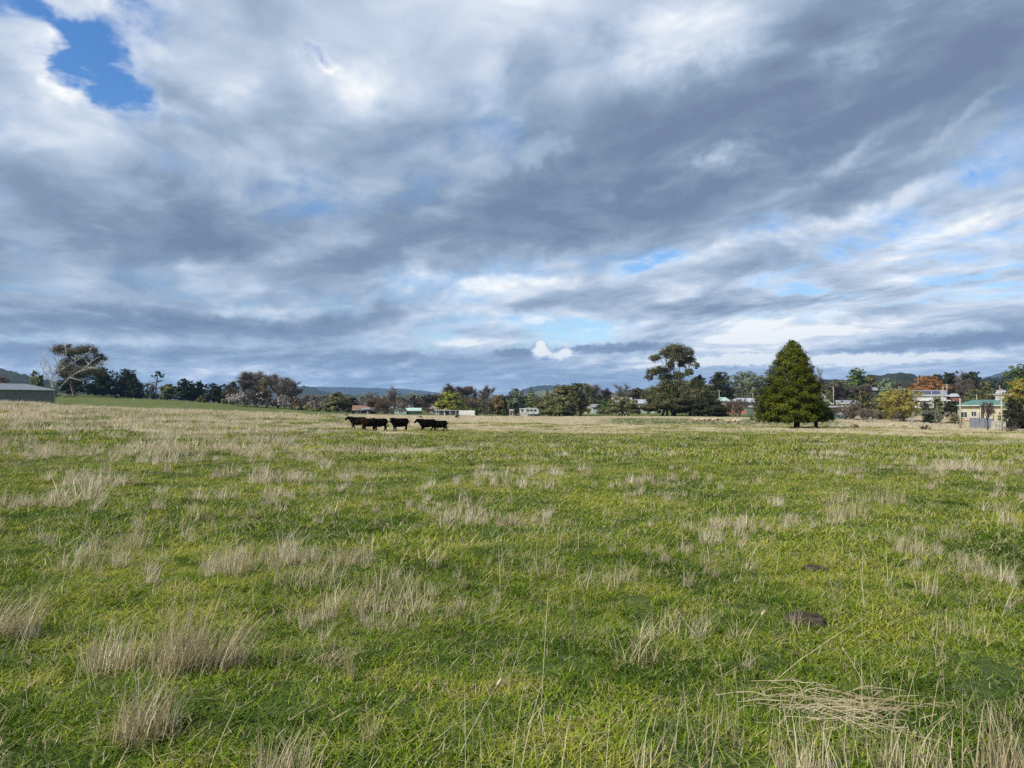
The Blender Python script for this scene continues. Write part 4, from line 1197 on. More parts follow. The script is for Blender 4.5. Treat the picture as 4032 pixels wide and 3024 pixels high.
    (BT, 'tree', 'wide brown leafless tree behind the power pole', 3352, 300, 1508, 136, dict(leaf='twig_brown', seed=105, dens=1.6)),
    (LT, 'shrub', 'round green shrub between the grey roof and the pole', 3266, 290, 1540, 36, dict(leaf='olive', shape='dome', cb=.03, seed=106, cat='shrub')),
    (LT, 'shrub', 'small green shrub before the grey roofed house', 3259, 222, 1580, 28, dict(leaf='green', shape='dome', cb=.03, seed=107, cat='shrub')),
    (LT, 'tree', 'olive tree at the right shoulder of the dark evergreen', 3432, 345, 1476, 46, dict(leaf='olive', shape='round', cb=.1, seed=108)),
    (BT, 'tree', 'brown leafless tree under the dark pointed evergreen', 3402, 282, 1515, 84, dict(leaf='twig_brown', seed=109, dens=1.5)),
    (LT, 'tree', 'pale silvery green tree above the golden tree', 3492, 300, 1494, 86, dict(leaf='silver', shape='dome', cb=.1, seed=110)),
    (LT, 'tree', 'tree with golden yellow autumn leaves at the edge of the field', 3546, 178, 1532, 146, dict(leaf='gold', shape='spread', cb=.12, seed=111, n=11, dens=.85, nstem=2)),
    (LT, 'tree', 'olive green tree left of the golden tree', 3462, 190, 1550, 82, dict(leaf='olive', shape='dome', cb=.05, seed=112)),
    (LT, 'gum_tree', 'small gum with a pale leaning trunk left of the olive tree', 3408, 205, 1537, 50, dict(leaf='gum', shape='spread', cb=.35, seed=113, bark='white')),
    (BT, 'shrub', 'grey leafless bush with pale twigs at the field edge', 3415, 172, 1608, 84, dict(leaf='twig_brown', seed=114, stems=5, up=.35, cat='shrub')),
    (BT, 'shrub', 'wide brown grey thicket right of the cypress foot', 3352, 186, 1592, 96, dict(leaf='twig_brown', seed=115, dens=1.7, stems=4, up=.4, cat='shrub')),
    (LT, 'tree', 'bright orange autumn tree behind the solar roof', 3657, 320, 1480, 136, dict(leaf='orange', shape='dome', cb=.05, seed=116, n=10)),
    (LT, 'gum_tree', 'dark gum behind the top of the orange tree', 3688, 380, 1475, 66, dict(leaf='dark', shape='round', cb=.1, seed=117)),
    (LT, 'gum_tree', 'dark gum right of the orange tree', 3742, 370, 1466, 62, dict(leaf='dark', shape='round', cb=.08, seed=118)),
    (CT, 'spruce_tree', 'blue green young spruce standing on the lawn', 3690, 170, 1584, 32, dict(leaf='grey_green', seed=119, cb=.04)),
    (LT, 'shrub', 'dark green bush beside the young spruce', 3652, 168, 1626, 42, dict(leaf='pine', shape='dome', cb=.02, seed=120, cat='shrub')),
    (LT, 'shrub', 'rounded olive green bush left of a leaning pole', 3756, 166, 1638, 54, dict(leaf='olive', shape='dome', cb=.02, seed=121, cat='shrub')),
    (BT, 'sapling', 'thin white stemmed sapling at the field edge', 3588, 150, 1620, 14, dict(leaf='twig_grey', bark='white', seed=122, up=1.0, dens=.5)),
    (LT, 'hedge', 'clipped green hedge by the white caravan', 3692, 246, 1563, 42, dict(leaf='olive', shape='dome', cb=.0, seed=123, cat='hedge')),
    (LT, 'shrub', 'dark round bush between the two poles below the red wall', 3746, 206, 1580, 58, dict(leaf='dark', shape='dome', cb=.02, seed=124, cat='shrub')),
    (CT, 'conifer', 'tiny dark conifer before the solar roof', 3571, 262, 1526, 20, dict(leaf='pine', seed=125, cb=.03)),
    (LT, 'gum_tree', 'gum with forked white trunks above the brown tree', 3826, 345, 1464, 56, dict(leaf='dark', shape='spread', cb=.5, seed=126, bark='white', nstem=2)),
    (BT, 'tree', 'pale leafless tree left of the white trunked gum', 3783, 360, 1461, 40, dict(leaf='twig_grey', seed=127, up=.8)),
    (BT, 'tree', 'tall brown leafless tree behind the green roofed house', 3806, 240, 1492, 66, dict(leaf='twig_brown', seed=128, dens=1.8)),
    (LT, 'tree', 'mixed green tree behind the left end of the green roof', 3832, 225, 1535, 66, dict(leaf='olive', shape='dome', cb=.05, seed=129)),
    (LT, 'tree', 'light yellow green tree behind the green roof', 3884, 262, 1504, 52, dict(leaf='olive', shape='round', cb=.1, seed=130)),
    (LT, 'tree', 'dark green conifer cut by the right edge of the picture', 4016, 250, 1437, 110, dict(leaf='cedar', shape='dome', cb=.05, seed=131, n=10)),
    (LT, 'tree', 'golden yellow tree at the right edge of the picture', 4014, 188, 1492, 84, dict(leaf='gold', shape='round', cb=.2, seed=132)),
    (LT, 'shrub', 'dark brown green bush at the right edge of the field', 4006, 152, 1566, 90, dict(leaf='dark', shape='dome', cb=.02, seed=133, n=10)),
    (BT, 'tree', 'small dark leafless tree before the green roofed house', 3885, 140, 1578, 58, dict(leaf='twig_dark', bark='dark', seed=134, dens=.7)),
    (LT, 'shrub', 'olive bush in the yard right of the cream house', 3955, 158, 1612, 60, dict(leaf='olive', shape='dome', cb=.02, seed=135, dens=.7, cat='shrub')),
]
for kind, name, label, u, d, top, w, o in TREES:
    if kind != 'conifer': w = w * (1.12 if u > 2550 else 1.25 if u > 1180 else 1.0)
    if name == 'willow_tree': o['dens'] = o.get('dens', 1) * 1.45; w = w * 1.28
    {'leafy': leafy, 'bare': bare, 'conifer': conifer}[kind](name, label, u, d, top, w, **o)

# the golden cypress: several upright plumes
leafy('golden_cypress', 'bushy yellow green cypress behind the low white house', 1772, 250, 1544, 122, 'gold_cypress', shape='dome', cb=.05, seed=150, n=14, shell=.7, clump=.22, droop=-.5, bark='dark')

# ------------------------------------------------------------------ hills beyond the town
def hill_material(name, dark, mid, light, scale):
    m, t, out = mat_base(name)
    n = tnoise(t, pos(t), scale, 6, 0.65)
    principled(t, out, ramp(t, n, [(0.35, dark), (0.5, mid), (0.66, light)]), 0.95, 0.05)
    return m
H_FOREST = hill_material('forest_hill', (.014, .020, .013), (.026, .034, .020), (.046, .052, .030), 0.02)
H_MIXED = hill_material('mixed_hill', (.035, .042, .022), (.075, .078, .040), (.15, .15, .075), 0.006)
H_GREEN = hill_material('pasture_hill', (.085, .11, .035), (.13, .16, .055), (.19, .20, .09), 0.01)

def hill(label, pts, d, depth, mat, rough=4.0, seed=1, foot=0.0, nu=160, nv=22):
    """a hill whose crest passes through the given sight lines at distance d"""
    us = np.linspace(pts[0][0], pts[-1][0], nu)
    rows = np.interp(us, [p[0] for p in pts], [p[1] for p in pts])
    k = np.hanning(9); k /= k.sum(); rows = np.convolve(np.pad(rows, 4, mode='edge'), k, mode='valid')
    tv = np.linspace(-1, 1, nv)
    U, T = np.meshgrid(np.arange(nu), tv, indexing='ij')
    D = d + T * depth
    X = (us[U] - 2016) / FPX * D
    crest = (EYE + (HOR - rows) / FPX * d)[U]
    shape = np.cos(T * math.pi / 2) ** 1.3
    Z = foot + (crest - foot) * shape
    Z = Z + (fbm(X * 8.0 / depth, D * 8.0 / depth, seed) - .5) * rough * 2.0 * shape + (fbm(X * .11, D * .11, seed + 5, 2) - .5) * rough * shape
    Z = np.where(np.abs(T) > .999, foot - 30, Z)
    v = np.stack([X, D, Z], -1).reshape(-1, 3)
    i = np.arange(nu - 1); j = np.arange(nv - 1)
    I, J = np.meshgrid(i, j, indexing='ij')
    f = np.stack([I * nv + J, (I + 1) * nv + J, (I + 1) * nv + J + 1, I * nv + J + 1], -1).reshape(-1, 4)
    return tag(link('hill', mesh_np('hill', v, f, mat, None, True)), label, kind='structure')

hill('long blue mountain range on the far horizon', [(-400, 1600), (500, 1545), (900, 1526), (1180, 1522), (1400, 1525), (1560, 1530), (1680, 1540), (1800, 1558), (1950, 1575), (2300, 1590), (2700, 1600)], 7000, 800, H_FOREST, 8, 1, 0)
hill('wooded hill left of the gap with the far mountains', [(1080, 1580), (1140, 1545), (1195, 1523), (1240, 1528), (1265, 1541), (1330, 1550), (1420, 1560), (1560, 1578), (1700, 1592)], 3600, 500, H_FOREST, 12, 2, 0)
hill('low pale pastures below the wooded hill', [(1050, 1580), (1180, 1562), (1320, 1562), (1500, 1570), (1800, 1580), (2000, 1588)], 1500, 220, H_MIXED, 3, 3, 0)
hill('wooded hill with two rounded tops in the middle', [(1940, 1575), (2050, 1541), (2085, 1526), (2130, 1524), (2180, 1514), (2230, 1512), (2262, 1520), (2310, 1545), (2420, 1560), (2600, 1575)], 4200, 620, H_FOREST, 12, 4, 0)
hill('pale green pasture slope below the two topped hill', [(1900, 1590), (2040, 1552), (2140, 1538), (2240, 1530), (2330, 1542), (2420, 1548), (2600, 1556), (2800, 1570)], 2300, 330, H_MIXED, 4, 5, 0)
hill('low green hill left of the tall eucalyptus', [(2400, 1560), (2480, 1533), (2505, 1524), (2530, 1531), (2560, 1526), (2620, 1530), (2750, 1545), (2900, 1560)], 2600, 300, H_MIXED, 5, 6, 0)
hill('dark forested ridge behind the shed', [(-700, 1470), (-300, 1450), (-60, 1456), (20, 1462), (70, 1475), (120, 1487), (170, 1500), (260, 1512), (420, 1535), (560, 1552)], 1500, 260, H_FOREST, 8, 7, 0)
hill('dark forested ridge behind the orange tree', [(3150, 1520), (3260, 1494), (3340, 1500), (3440, 1484), (3520, 1476), (3600, 1478), (3700, 1492), (3850, 1491), (4000, 1489), (4200, 1486), (4600, 1490)], 1100, 200, H_FOREST, 7, 8, 0)
hill('blue wooded hill at the right edge', [(3780, 1520), (3890, 1487), (3920, 1474), (3960, 1462), (3990, 1460), (4040, 1462), (4150, 1480), (4350, 1510)], 4600, 600, H_FOREST, 10, 9, 0)


# ------------------------------------------------------------------ buildings
def paint(name, col, rough=.7, spec=.3, var=.12, scale=1.2):
    m, t, out = mat_base(name)
    n = tnoise(t, pos(t), scale, 5, .6)
    c = tuple(q * (1 - var * 1.6) for q in col); e = tuple(min(1, q * (1 + var)) for q in col)
    principled(t, out, ramp(t, n, [(.32, c), (.62, e)]), rough, spec)
    return m
def sheet(name, col, rough=.45, spec=.5, pitch=.2):
    """ribbed roofing or cladding steel"""
    m, t, out = mat_base(name)
    tc = t.nodes.new('ShaderNodeTexCoord'); o = S(t, tc.outputs['Object'])
    x, y, z = sep(t, o)
    rib = (x * (6.283 / pitch))._b('SINE', None)
    n = tnoise(t, o, .8, 4, .6)
    principled(t, out, ramp(t, n, [(.3, tuple(q * .82 for q in col)), (.65, tuple(min(1, q * 1.08) for q in col))]), rough, spec, normal=bump(t, rib, .35, .02))
    return m
def brick_mat(name, col):
    m, t, out = mat_base(name)
    tc = t.nodes.new('ShaderNodeTexCoord'); o = S(t, tc.outputs['Object'])
    x, y, z = sep(t, o)
    b = t.nodes.new('ShaderNodeTexBrick'); put(t, b.inputs['Vector'], comb(t, x + y, z, 0.0))
    b.inputs['Scale'].default_value = 4.0
    b.inputs['Color1'].default_value = (*col, 1); b.inputs['Color2'].default_value = (*[q * .78 for q in col], 1); b.inputs['Mortar'].default_value = (.32, .28, .24, 1)
    principled(t, out, S(t, b.outputs[0]), .9, .1)
    return m
def glass_mat(name, col):
    m, t, out = mat_base(name); principled(t, out, col, .08, .6); return m
PT = {
    'white': paint('white_paint', (.50, .49, .465), .8, .2, .25), 'offwhite': paint('off_white_paint', (.47, .44, .38), .8, .2, .22), 'cream': paint('cream_paint', (.47, .43, .30)),
    'mint': paint('mint_paint', (.36, .46, .39)), 'pink': paint('pinkish_paint', (.46, .33, .27)), 'red': paint('red_paint', (.22, .10, .085)),
    'grey': paint('grey_paint', (.30, .31, .33)), 'dark': paint('dark_paint_and_shade', (.035, .035, .04)), 'green_shed': paint('dull_green_paint', (.09, .15, .11)),
    'concrete': paint('concrete', (.42, .40, .37)), 'wood': paint('weathered_wood', (.21, .185, .155), .9, .1, .25, 6.0), 'polewood': paint('grey_pole_wood', (.36, .32, .25), .9, .1, .2, 4.0),
    'trim': paint('trim_paint', (.70, .69, .66)), 'brown': paint('brown_paint', (.10, .07, .05)), 'wire': paint('wire', (.05, .05, .05)), 'blue': paint('blue_tarpaulin', (.22, .38, .62)),
    'steel_roof': sheet('galvanised_roof', (.38, .405, .43)), 'grey_roof': sheet('grey_steel_roof', (.24, .25, .27)), 'shed_roof': sheet('blue_grey_shed_roof', (.15, .165, .19), .5, .5, .6),
    'shed_wall': sheet('green_grey_shed_wall', (.135, .138, .126), .6, .3, .5), 'green_roof': sheet('green_steel_roof', (.085, .19, .15)), 'mint_roof': sheet('pale_green_roof', (.42, .60, .50)),
    'zinc': sheet('zinc_sheet', (.24, .255, .285)), 'tile_roof': paint('tile_roof', (.26, .235, .21), .9, .1, .2, 3.0), 'brick': brick_mat('orange_brick', (.40, .155, .075)),
    'glass': glass_mat('window_glass', (.035, .045, .055)), 'solar': glass_mat('solar_panel', (.022, .03, .07)),
    'rust': paint('rusty_roof', (.20, .115, .08), .8, .2, .3),
}

def build_house(name, label, cat, u0, u1, d, base, eave, ridge, depth, wall, roof, style='gable', rz=0.0, wins=(), doors=(), over=.45, chim=None, extra=None, group=None):
    """a building whose front spans columns u0..u1 at distance d; rows give the heights of its base, eave and ridge.
    wins / doors: (x fraction, width m, sill m, head m) on the front wall"""
    uc = (u0 + u1) / 2
    x = xat(uc, d); zb = Yh(base, d); g = gz(x, d)
    zb = min(zb, g + .3)
    W = (u1 - u0) / FPX * d; he = Yh(eave, d) - zb; hr = Yh(ridge, d) - zb
    rz = rz - .85 * math.atan((uc - 2016) / FPX)
    root = tag(empty(name, (x, d, zb), rz), label, cat, group)
    D = depth; w2 = W / 2
    mb = MB(); mb.box(-w2, w2, 0, D, -1.2, he)
    if style == 'gable_front': mb.prism([(-w2, he), (w2, he), (0, hr - .12)], 'y', 0.0, D)
    if style == 'gable': mb.prism([(0, he), (D, he), (D / 2, hr - .12)], 'x', -w2, w2)
    wl = mb.build('wall', PT[wall], root)
    mb = MB(); th = .12; o = over
    if style == 'gable':
        sl = (hr - he) / (D / 2)
        mb.prism([(-o, he - o * sl), (D / 2, hr), (D + o, he - o * sl), (D + o, he - o * sl + th), (D / 2, hr + th), (-o, he - o * sl + th)], 'x', -w2 - o, w2 + o)
    elif style == 'gable_front':
        sl = (hr - he) / w2
        mb.prism([(-w2 - o, he - o * sl), (0, hr), (w2 + o, he - o * sl), (w2 + o, he - o * sl + th), (0, hr + th), (-w2 - o, he - o * sl + th)], 'y', -o, D + o)
    elif style == 'hip':
        i = min(D / 2, w2 * .55)
        a, b, c, e = (-w2 - o, -o), (w2 + o, -o), (w2 + o, D + o), (-w2 - o, D + o)
        z = he - .02
        vs = [(*a, z), (*b, z), (*c, z), (*e, z), (-w2 + i, D / 2, hr), (w2 - i, D / 2, hr), (*a, z - .14), (*b, z - .14), (*c, z - .14), (*e, z - .14)]
        mb.add(vs, [(0, 1, 5, 4), (1, 2, 5), (2, 3, 4, 5), (3, 0, 4), (6, 9, 8, 7), (0, 6, 7, 1), (1, 7, 8, 2), (2, 8, 9, 3), (3, 9, 6, 0)])
    else:   # skillion: one slope falling to the front
        mb.prism([(-o, he), (D + o, hr), (D + o, hr + th), (-o, he + th)], 'x', -w2 - o, w2 + o)
    rf = mb.build('roof', PT[roof], root)
    mb = MB(); mb.box(-w2 - o * .9, w2 + o * .9, -o - .16, -o - .03, he - o * (hr - he) / max(D / 2, .1) * (style == 'gable') - .16, he - o * (hr - he) / max(D / 2, .1) * (style == 'gable') - .02)
    if style in ('gable', 'hip'): mb.build('gutter', PT['trim'], rf)
    if chim:
        mb = MB(); cx = -w2 + chim * W; mb.box(cx - .35, cx + .35, D * .45, D * .45 + .6, he, hr + .7); mb.build('chimney', PT['brick'], rf)
    for (fx, ww, s, h) in wins:
        cx = -w2 + fx * W
        m = MB(); m.box(cx - ww / 2 - .08, cx + ww / 2 + .08, -.07, .02, s - .08, s); m.box(cx - ww / 2 - .08, cx + ww / 2 + .08, -.07, .02, h, h + .08)
        m.box(cx - ww / 2 - .08, cx - ww / 2, -.066, .02, s, h); m.box(cx + ww / 2, cx + ww / 2 + .08, -.066, .02, s, h); m.box(cx - .03, cx + .03, -.055, .02, s, h)
        f = m.build('window', PT['trim'], root)
        m = MB(); m.box(cx - ww / 2, cx + ww / 2, -.03, .01, s, h); m.build('pane', PT['glass'], f)
    for (fx, ww, s, h) in doors:
        cx = -w2 + fx * W
        m = MB(); m.box(cx - ww / 2, cx + ww / 2, -.05, .02, s, h); dd = m.build('door', PT['brown'], root)
        m = MB(); m.box(cx + ww * .32, cx + ww * .40, -.10, -.05, s + 1.0, s + 1.08); m.build('handle', PT['trim'], dd)
    if extra: extra(root, W, D, he, hr)
    return root

def verandah(mat, z, out, x0=-.5, x1=.5, posts=4):
    def f(root, W, D, he, hr):
        m = MB(); m.prism([(-out, z - .25), (-.06, z), (-.06, z + .08), (-out, z - .17)], 'x', x0 * W, x1 * W); v = m.build('verandah_roof', PT[mat], root)
        for i in range(posts):
            xx = (x0 + (x1 - x0) * (i + .5) / posts) * W
            m = MB(); m.box(xx - .06, xx + .06, -out + .05, -out + .17, -1.0, z - .27); m.build('post', PT['trim'], root)
    return f

# the big shed on the left
def shed_extra(root, W, D, he, hr):
    m = MB(); m.box(-W / 2, W * .22, -1.9, -1.2, -.6, 1.12); m.build('concrete_ledge', PT['offwhite'], root)
    for sx in (-1, 1):
        m = MB(); m.box(sx * W / 2 - .07, sx * W / 2 + .07, -.09, -.01, -1.0, he - .1); m.build('corner_flashing', PT['grey'], root)
build_house('shed', 'long low farm shed with a blue grey steel roof at the left edge', 'shed', -380, 165, 172, 1592, 1530, 1504, 12, 'shed_wall', 'shed_roof', 'hip', over=.3, extra=shed_extra)

GHs = 'houses across the field'
build_house('house', 'low pale house with a rusty roof left of the russet bush', 'house', 1392, 1458, 262, 1634, 1611, 1597, 7, 'offwhite', 'rust', 'gable', wins=[(.2, 1.2, .9, 2.0), (.62, 1.4, .9, 2.0)], doors=[(.4, .9, 0, 2.0)], group=GHs)
build_house('house', 'white cottage with a small skillion roof beside the russet bush', 'house', 1430, 1466, 250, 1633, 1613, 1606, 5, 'white', 'grey_roof', 'skillion', wins=[(.3, .8, .9, 1.7)], doors=[(.7, .8, 0, 1.9)], group=GHs)
build_house('house', 'pale roofed house partly hidden behind the russet bush', 'house', 1536, 1576, 300, 1628, 1606, 1597, 9, 'offwhite', 'steel_roof', 'gable', wins=[(.3, 1.2, .9, 2.0), (.7, 1.2, .9, 2.0)], group=GHs)
build_house('shed', 'mint green gabled shed end before the bare trees', 'shed', 1553, 1600, 244, 1636, 1616, 1608, 10, 'mint', 'mint_roof', 'gable_front', over=.2)
build_house('shed', 'long low shed with a pale mint roof', 'shed', 1600, 1656, 250, 1635, 1616, 1607, 9, 'green_shed', 'mint_roof', 'gable', over=.3, wins=[(.3, 1.5, .8, 1.6)])
build_house('house', 'dark roofed house behind the mint shed', 'house', 1600, 1632, 318, 1624, 1605, 1593, 9, 'grey', 'grey_roof', 'hip', wins=[(.5, 1.2, .9, 2.0)], group=GHs)
build_house('house', 'white house with a flat verandah below the golden cypress', 'house', 1716, 1806, 246, 1637, 1613, 1602, 8, 'white', 'grey_roof', 'gable', wins=[(.22, 1.3, .9, 1.9), (.8, 1.3, .9, 1.9)], doors=[(.5, .9, 0, 2.0)], extra=verandah('steel_roof', 1.95, 1.6), group=GHs)
build_house('house', 'grey roofed house left of the golden cypress', 'house', 1694, 1730, 300, 1628, 1608, 1597, 8, 'grey', 'tile_roof', 'hip', wins=[(.5, 1.2, .9, 2.0)], group=GHs)
build_house('cabin', 'small white flat roofed cabin with a double window', 'cabin', 2046, 2074, 236, 1636, 1612, 1609, 3.5, 'white', 'steel_roof', 'skillion', over=.15, wins=[(.42, 1.1, 1.25, 1.9)])
build_house('outhouse', 'narrow pale outhouse left of the white cabin', 'outhouse', 2006, 2020, 238, 1634, 1617, 1613, 1.6, 'offwhite', 'steel_roof', 'skillion', over=.08, doors=[(.5, .7, 0, 1.5)])
build_house('house', 'white gabled house behind the spreading pale olive shrub', 'house', 2412, 2486, 300, 1628, 1584, 1566, 9, 'white', 'steel_roof', 'gable', wins=[(.15, 1.2, 1.8, 3.0), (.8, 1.2, 1.8, 3.0)], group=GHs)
build_house('house', 'house with a pale metal roof left of the tall eucalyptus', 'house', 2503, 2582, 292, 1628, 1586, 1573, 9, 'offwhite', 'steel_roof', 'gable', wins=[(.3, 1.6, 1.8, 3.0)], doors=[(.62, .9, 0, 2.1)], group=GHs)
build_house('house', 'small cream house low behind the middle gums', 'house', 2298, 2322, 300, 1630, 1608, 1600, 7, 'cream', 'tile_roof', 'gable', wins=[(.5, 1.2, .9, 2.0)], group=GHs)
build_house('house', 'white cottage behind the middle gums', 'house', 2330, 2352, 330, 1618, 1600, 1592, 7, 'white', 'grey_roof', 'gable', wins=[(.5, 1.2, .9, 2.0)], group=GHs)
build_house('house', 'orange brick house with a pale metal roof left of the cypress', 'house', 2866, 3008, 262, 1628, 1582, 1566, 9, 'brick', 'steel_roof', 'hip', wins=[(.54, 1.6, 1.6, 2.9), (.72, 1.4, 1.6, 2.9)], doors=[(.63, 1.0, .4, 2.8)], group=GHs, extra=verandah('steel_roof', 2.2, 1.8, .15, .42, 3))
build_house('house', 'green roofed house end left of the brick house', 'house', 2822, 2872, 282, 1622, 1578, 1564, 9, 'pink', 'mint_roof', 'hip', wins=[(.4, 1.4, 1.6, 2.8)], group=GHs)
build_house('shed', 'dark green garden shed before the brick house', 'shed', 2942, 2968, 228, 1640, 1604, 1599, 4, 'green_shed', 'steel_roof', 'skillion', over=.25)
build_house('house', 'house with a light grey tiled roof right of the cypress', 'house', 3195, 3272, 250, 1625, 1590, 1566, 10, 'grey', 'tile_roof', 'hip', wins=[(.8, 1.4, 1.2, 2.2)], chim=.62, group=GHs)
build_house('house', 'white gabled house far behind the cypress', 'house', 3222, 3252, 330, 1600, 1560, 1544, 9, 'offwhite', 'steel_roof', 'gable_front', wins=[(.5, 1.2, 1.6, 2.8)], group=GHs)
build_house('carport', 'open grey carport right of the cypress', 'carport', 3240, 3300, 214, 1632, 1604, 1600, 5, 'dark', 'steel_roof', 'skillion', over=.4)  # closed near-black wall box: the shade of the open inside as colour
build_house('shed', 'small dull green shed at the edge of the field right of the cypress', 'shed', 3282, 3318, 190, 1652, 1634, 1630, 4, 'green_shed', 'zinc', 'skillion', over=.1)
build_house('house', 'long grey roofed house low behind the brown thicket', 'house', 3300, 3372, 240, 1612, 1586, 1576, 8, 'offwhite', 'grey_roof', 'gable', wins=[(.3, 1.4, .9, 1.8)], group=GHs)

def solar(root, W, D, he, hr):
    sl = math.atan2(hr - he, D / 2)
    rf = [c for c in root.children if c.name.startswith('roof')][0]
    for r_ in range(2):
        for i in range(9):
            x0 = -W / 2 + W * (.12 + .082 * i)
            y0 = .5 + r_ * 1.9; y1 = y0 + 1.75
            f = lambda yy: he + (hr - he) * yy / (D / 2) + .17
            m = MB(); m.add([(x0, y0, f(y0)), (x0 + W * .074, y0, f(y0)), (x0 + W * .074, y1, f(y1)), (x0, y1, f(y1)), (x0, y0, f(y0) + .05), (x0 + W * .074, y0, f(y0) + .05), (x0 + W * .074, y1, f(y1) + .05), (x0, y1, f(y1) + .05)],
                          [(0, 3, 2, 1), (4, 5, 6, 7), (0, 1, 5, 4), (1, 2, 6, 5), (2, 3, 7, 6), (3, 0, 4, 7)])
            m.build('solar_panel', PT['solar'], rf)
    verandah('white', 2.35, 1.6, -.5, .62, 5)(root, W, D, he, hr)
build_house('house', 'long white house with solar panels covering its roof', 'house', 3592, 3716, 258, 1592, 1555, 1536, 11, 'white', 'grey_roof', 'gable', wins=[(.12, 1.6, 1.0, 2.1), (.36, 1.2, 1.0, 2.1)], doors=[(.25, .9, .1, 2.1)], extra=solar, group=GHs)
build_house('house', 'white house with a pale roof left of the solar roof', 'house', 3530, 3582, 300, 1570, 1544, 1528, 9, 'white', 'steel_roof', 'hip', wins=[(.5, 1.4, 1.0, 2.1)], chim=.4, group=GHs)
build_house('house', 'dark gabled house left of the silvery tree', 'house', 3432, 3452, 300, 1560, 1534, 1525, 8, 'dark', 'grey_roof', 'gable', wins=[(.3, 1.0, 1.0, 2.0)], group=GHs)
build_house('shed', 'red walled shed with a pale hipped roof', 'shed', 3738, 3790, 262, 1590, 1560, 1548, 8, 'red', 'steel_roof', 'hip', over=.3, wins=[(.12, 2.6, .4, 2.0)])
def cream_extra(root, W, D, he, hr):
    verandah('brown', he - .25, 1.5, -.16, .12, 3)(root, W, D, he, hr)
    m = MB(); m.box(-W * .44, -W * .30, -.32, -.08, -1.15, .35); m.build('brick_base', PT['brick'], root)
    m = MB(); m.box(-W * .48, W * .46, -.02, .02, -1.1, .0); m.build('stumps_cladding', PT['concrete'], root)
build_house('house', 'cream weatherboard house with a hipped green steel roof', 'house', 3793, 3966, 178, 1650, 1595, 1573, 9, 'cream', 'green_roof', 'hip', wins=[(.08, 1.2, .9, 2.2), (.27, 1.0, 1.2, 2.3), (.86, 1.4, .9, 2.2)], doors=[(.42, .9, .1, 2.2)], extra=cream_extra, group=GHs, over=.6)
build_house('house', 'white roofed house far behind the green roof', 'house', 3922, 3975, 300, 1580, 1551, 1536, 9, 'offwhite', 'steel_roof', 'gable', wins=[(.4, 1.4, 1.2, 2.2)], chim=.5, group=GHs)

# ------------------------------------------------------------------ fences
def panel_fence(name, label, a, b, h, mat, n, group=None):
    """a fence of n sheets between two (column, depth) points"""
    A, B = ground(*a), ground(*b)
    root = tag(empty(name, A), label, 'fence', group)
    for i in range(n):
        p, q = A.lerp(B, i / n), A.lerp(B, (i + .985) / n)
        p.z = gz(p.x, p.y); q.z = gz(q.x, q.y)
        p -= A; q -= A
        dn = Vector((-(q - p).y, (q - p).x, 0)).normalized() * .02
        z0, z1 = -.2, h
        vs = [p - dn + Vector((0, 0, z0)), q - dn + Vector((0, 0, z0)), q + dn + Vector((0, 0, z0)), p + dn + Vector((0, 0, z0)),
              p - dn + Vector((0, 0, z1)), q - dn + Vector((0, 0, z1)), q + dn + Vector((0, 0, z1)), p + dn + Vector((0, 0, z1))]
        MB().add(vs, [(0, 3, 2, 1), (4, 5, 6, 7), (0, 1, 5, 4), (1, 2, 6, 5), (2, 3, 7, 6), (3, 0, 4, 7)]).build('panel', PT[mat], root)
        MB().box(p.x - .05, p.x + .05, p.y - .09, p.y - .025, p.z - .2, p.z + h + .08).build('post', PT[mat], root)
    return root
panel_fence('fence', 'white sheet fence sloping down right of the verandah house', (1798, 248), (1870, 226), 1.55, 'white', 6)
panel_fence('fence', 'mint green sheet fence right of the middle gums', (2320, 286), (2418, 286), 1.5, 'mint', 5)
panel_fence('fence', 'mint green sheet fence between the olive shrub and the tall eucalyptus', (2500, 276), (2592, 276), 1.5, 'mint', 5)
panel_fence('fence', 'pale sheet fence beside the white cabin', (2062, 232), (2128, 230), 1.0, 'offwhite', 4)
panel_fence('fence', 'grey corrugated iron fence below the cream house', (3816, 150), (3908, 150), 2.0, 'zinc', 5)
panel_fence('fence', 'pale sheets leaning in the yard right of the cream house', (3900, 148), (3958, 148), 1.5, 'offwhite', 4)
panel_fence('fence', 'low dark fence before the carport', (3262, 206), (3330, 206), 1.2, 'wood', 4)

def wire_fence(name, label, pts, gap, h=1.1, mat='wood'):
    root = tag(empty(name, ground(*pts[0])), label, 'fence')
    o = Vector(root.location)
    P = [ground(*q) for q in pts]
    tops = []
    for A, B in zip(P[:-1], P[1:]):
        n = max(1, int((B - A).length / gap))
        for i in range(n):
            q = A.lerp(B, i / n); z = gz(q.x, q.y)
            MB().tube([(q.x - o.x, q.y - o.y, z - o.z - .2), (q.x - o.x, q.y - o.y, z - o.z + h)], .07, 5).build('post', PT[mat], root)
            tops.append(Vector((q.x, q.y, z)) - o)
    for k in (.35, .7, 1.02):
        MB().tube([t + Vector((0, 0, k)) for t in tops], .012, 3).build('wire', PT['wire'], root)
wire_fence('wire_fence', 'post and wire fence along the far edge of the field', [(1280, 196), (1560, 200), (1900, 204), (2240, 206)], 9.0)
wire_fence('wire_fence', 'post and wire fence at the field edge right of the cypress', [(3290, 172), (3480, 164), (3700, 150), (3860, 132)], 7.0)

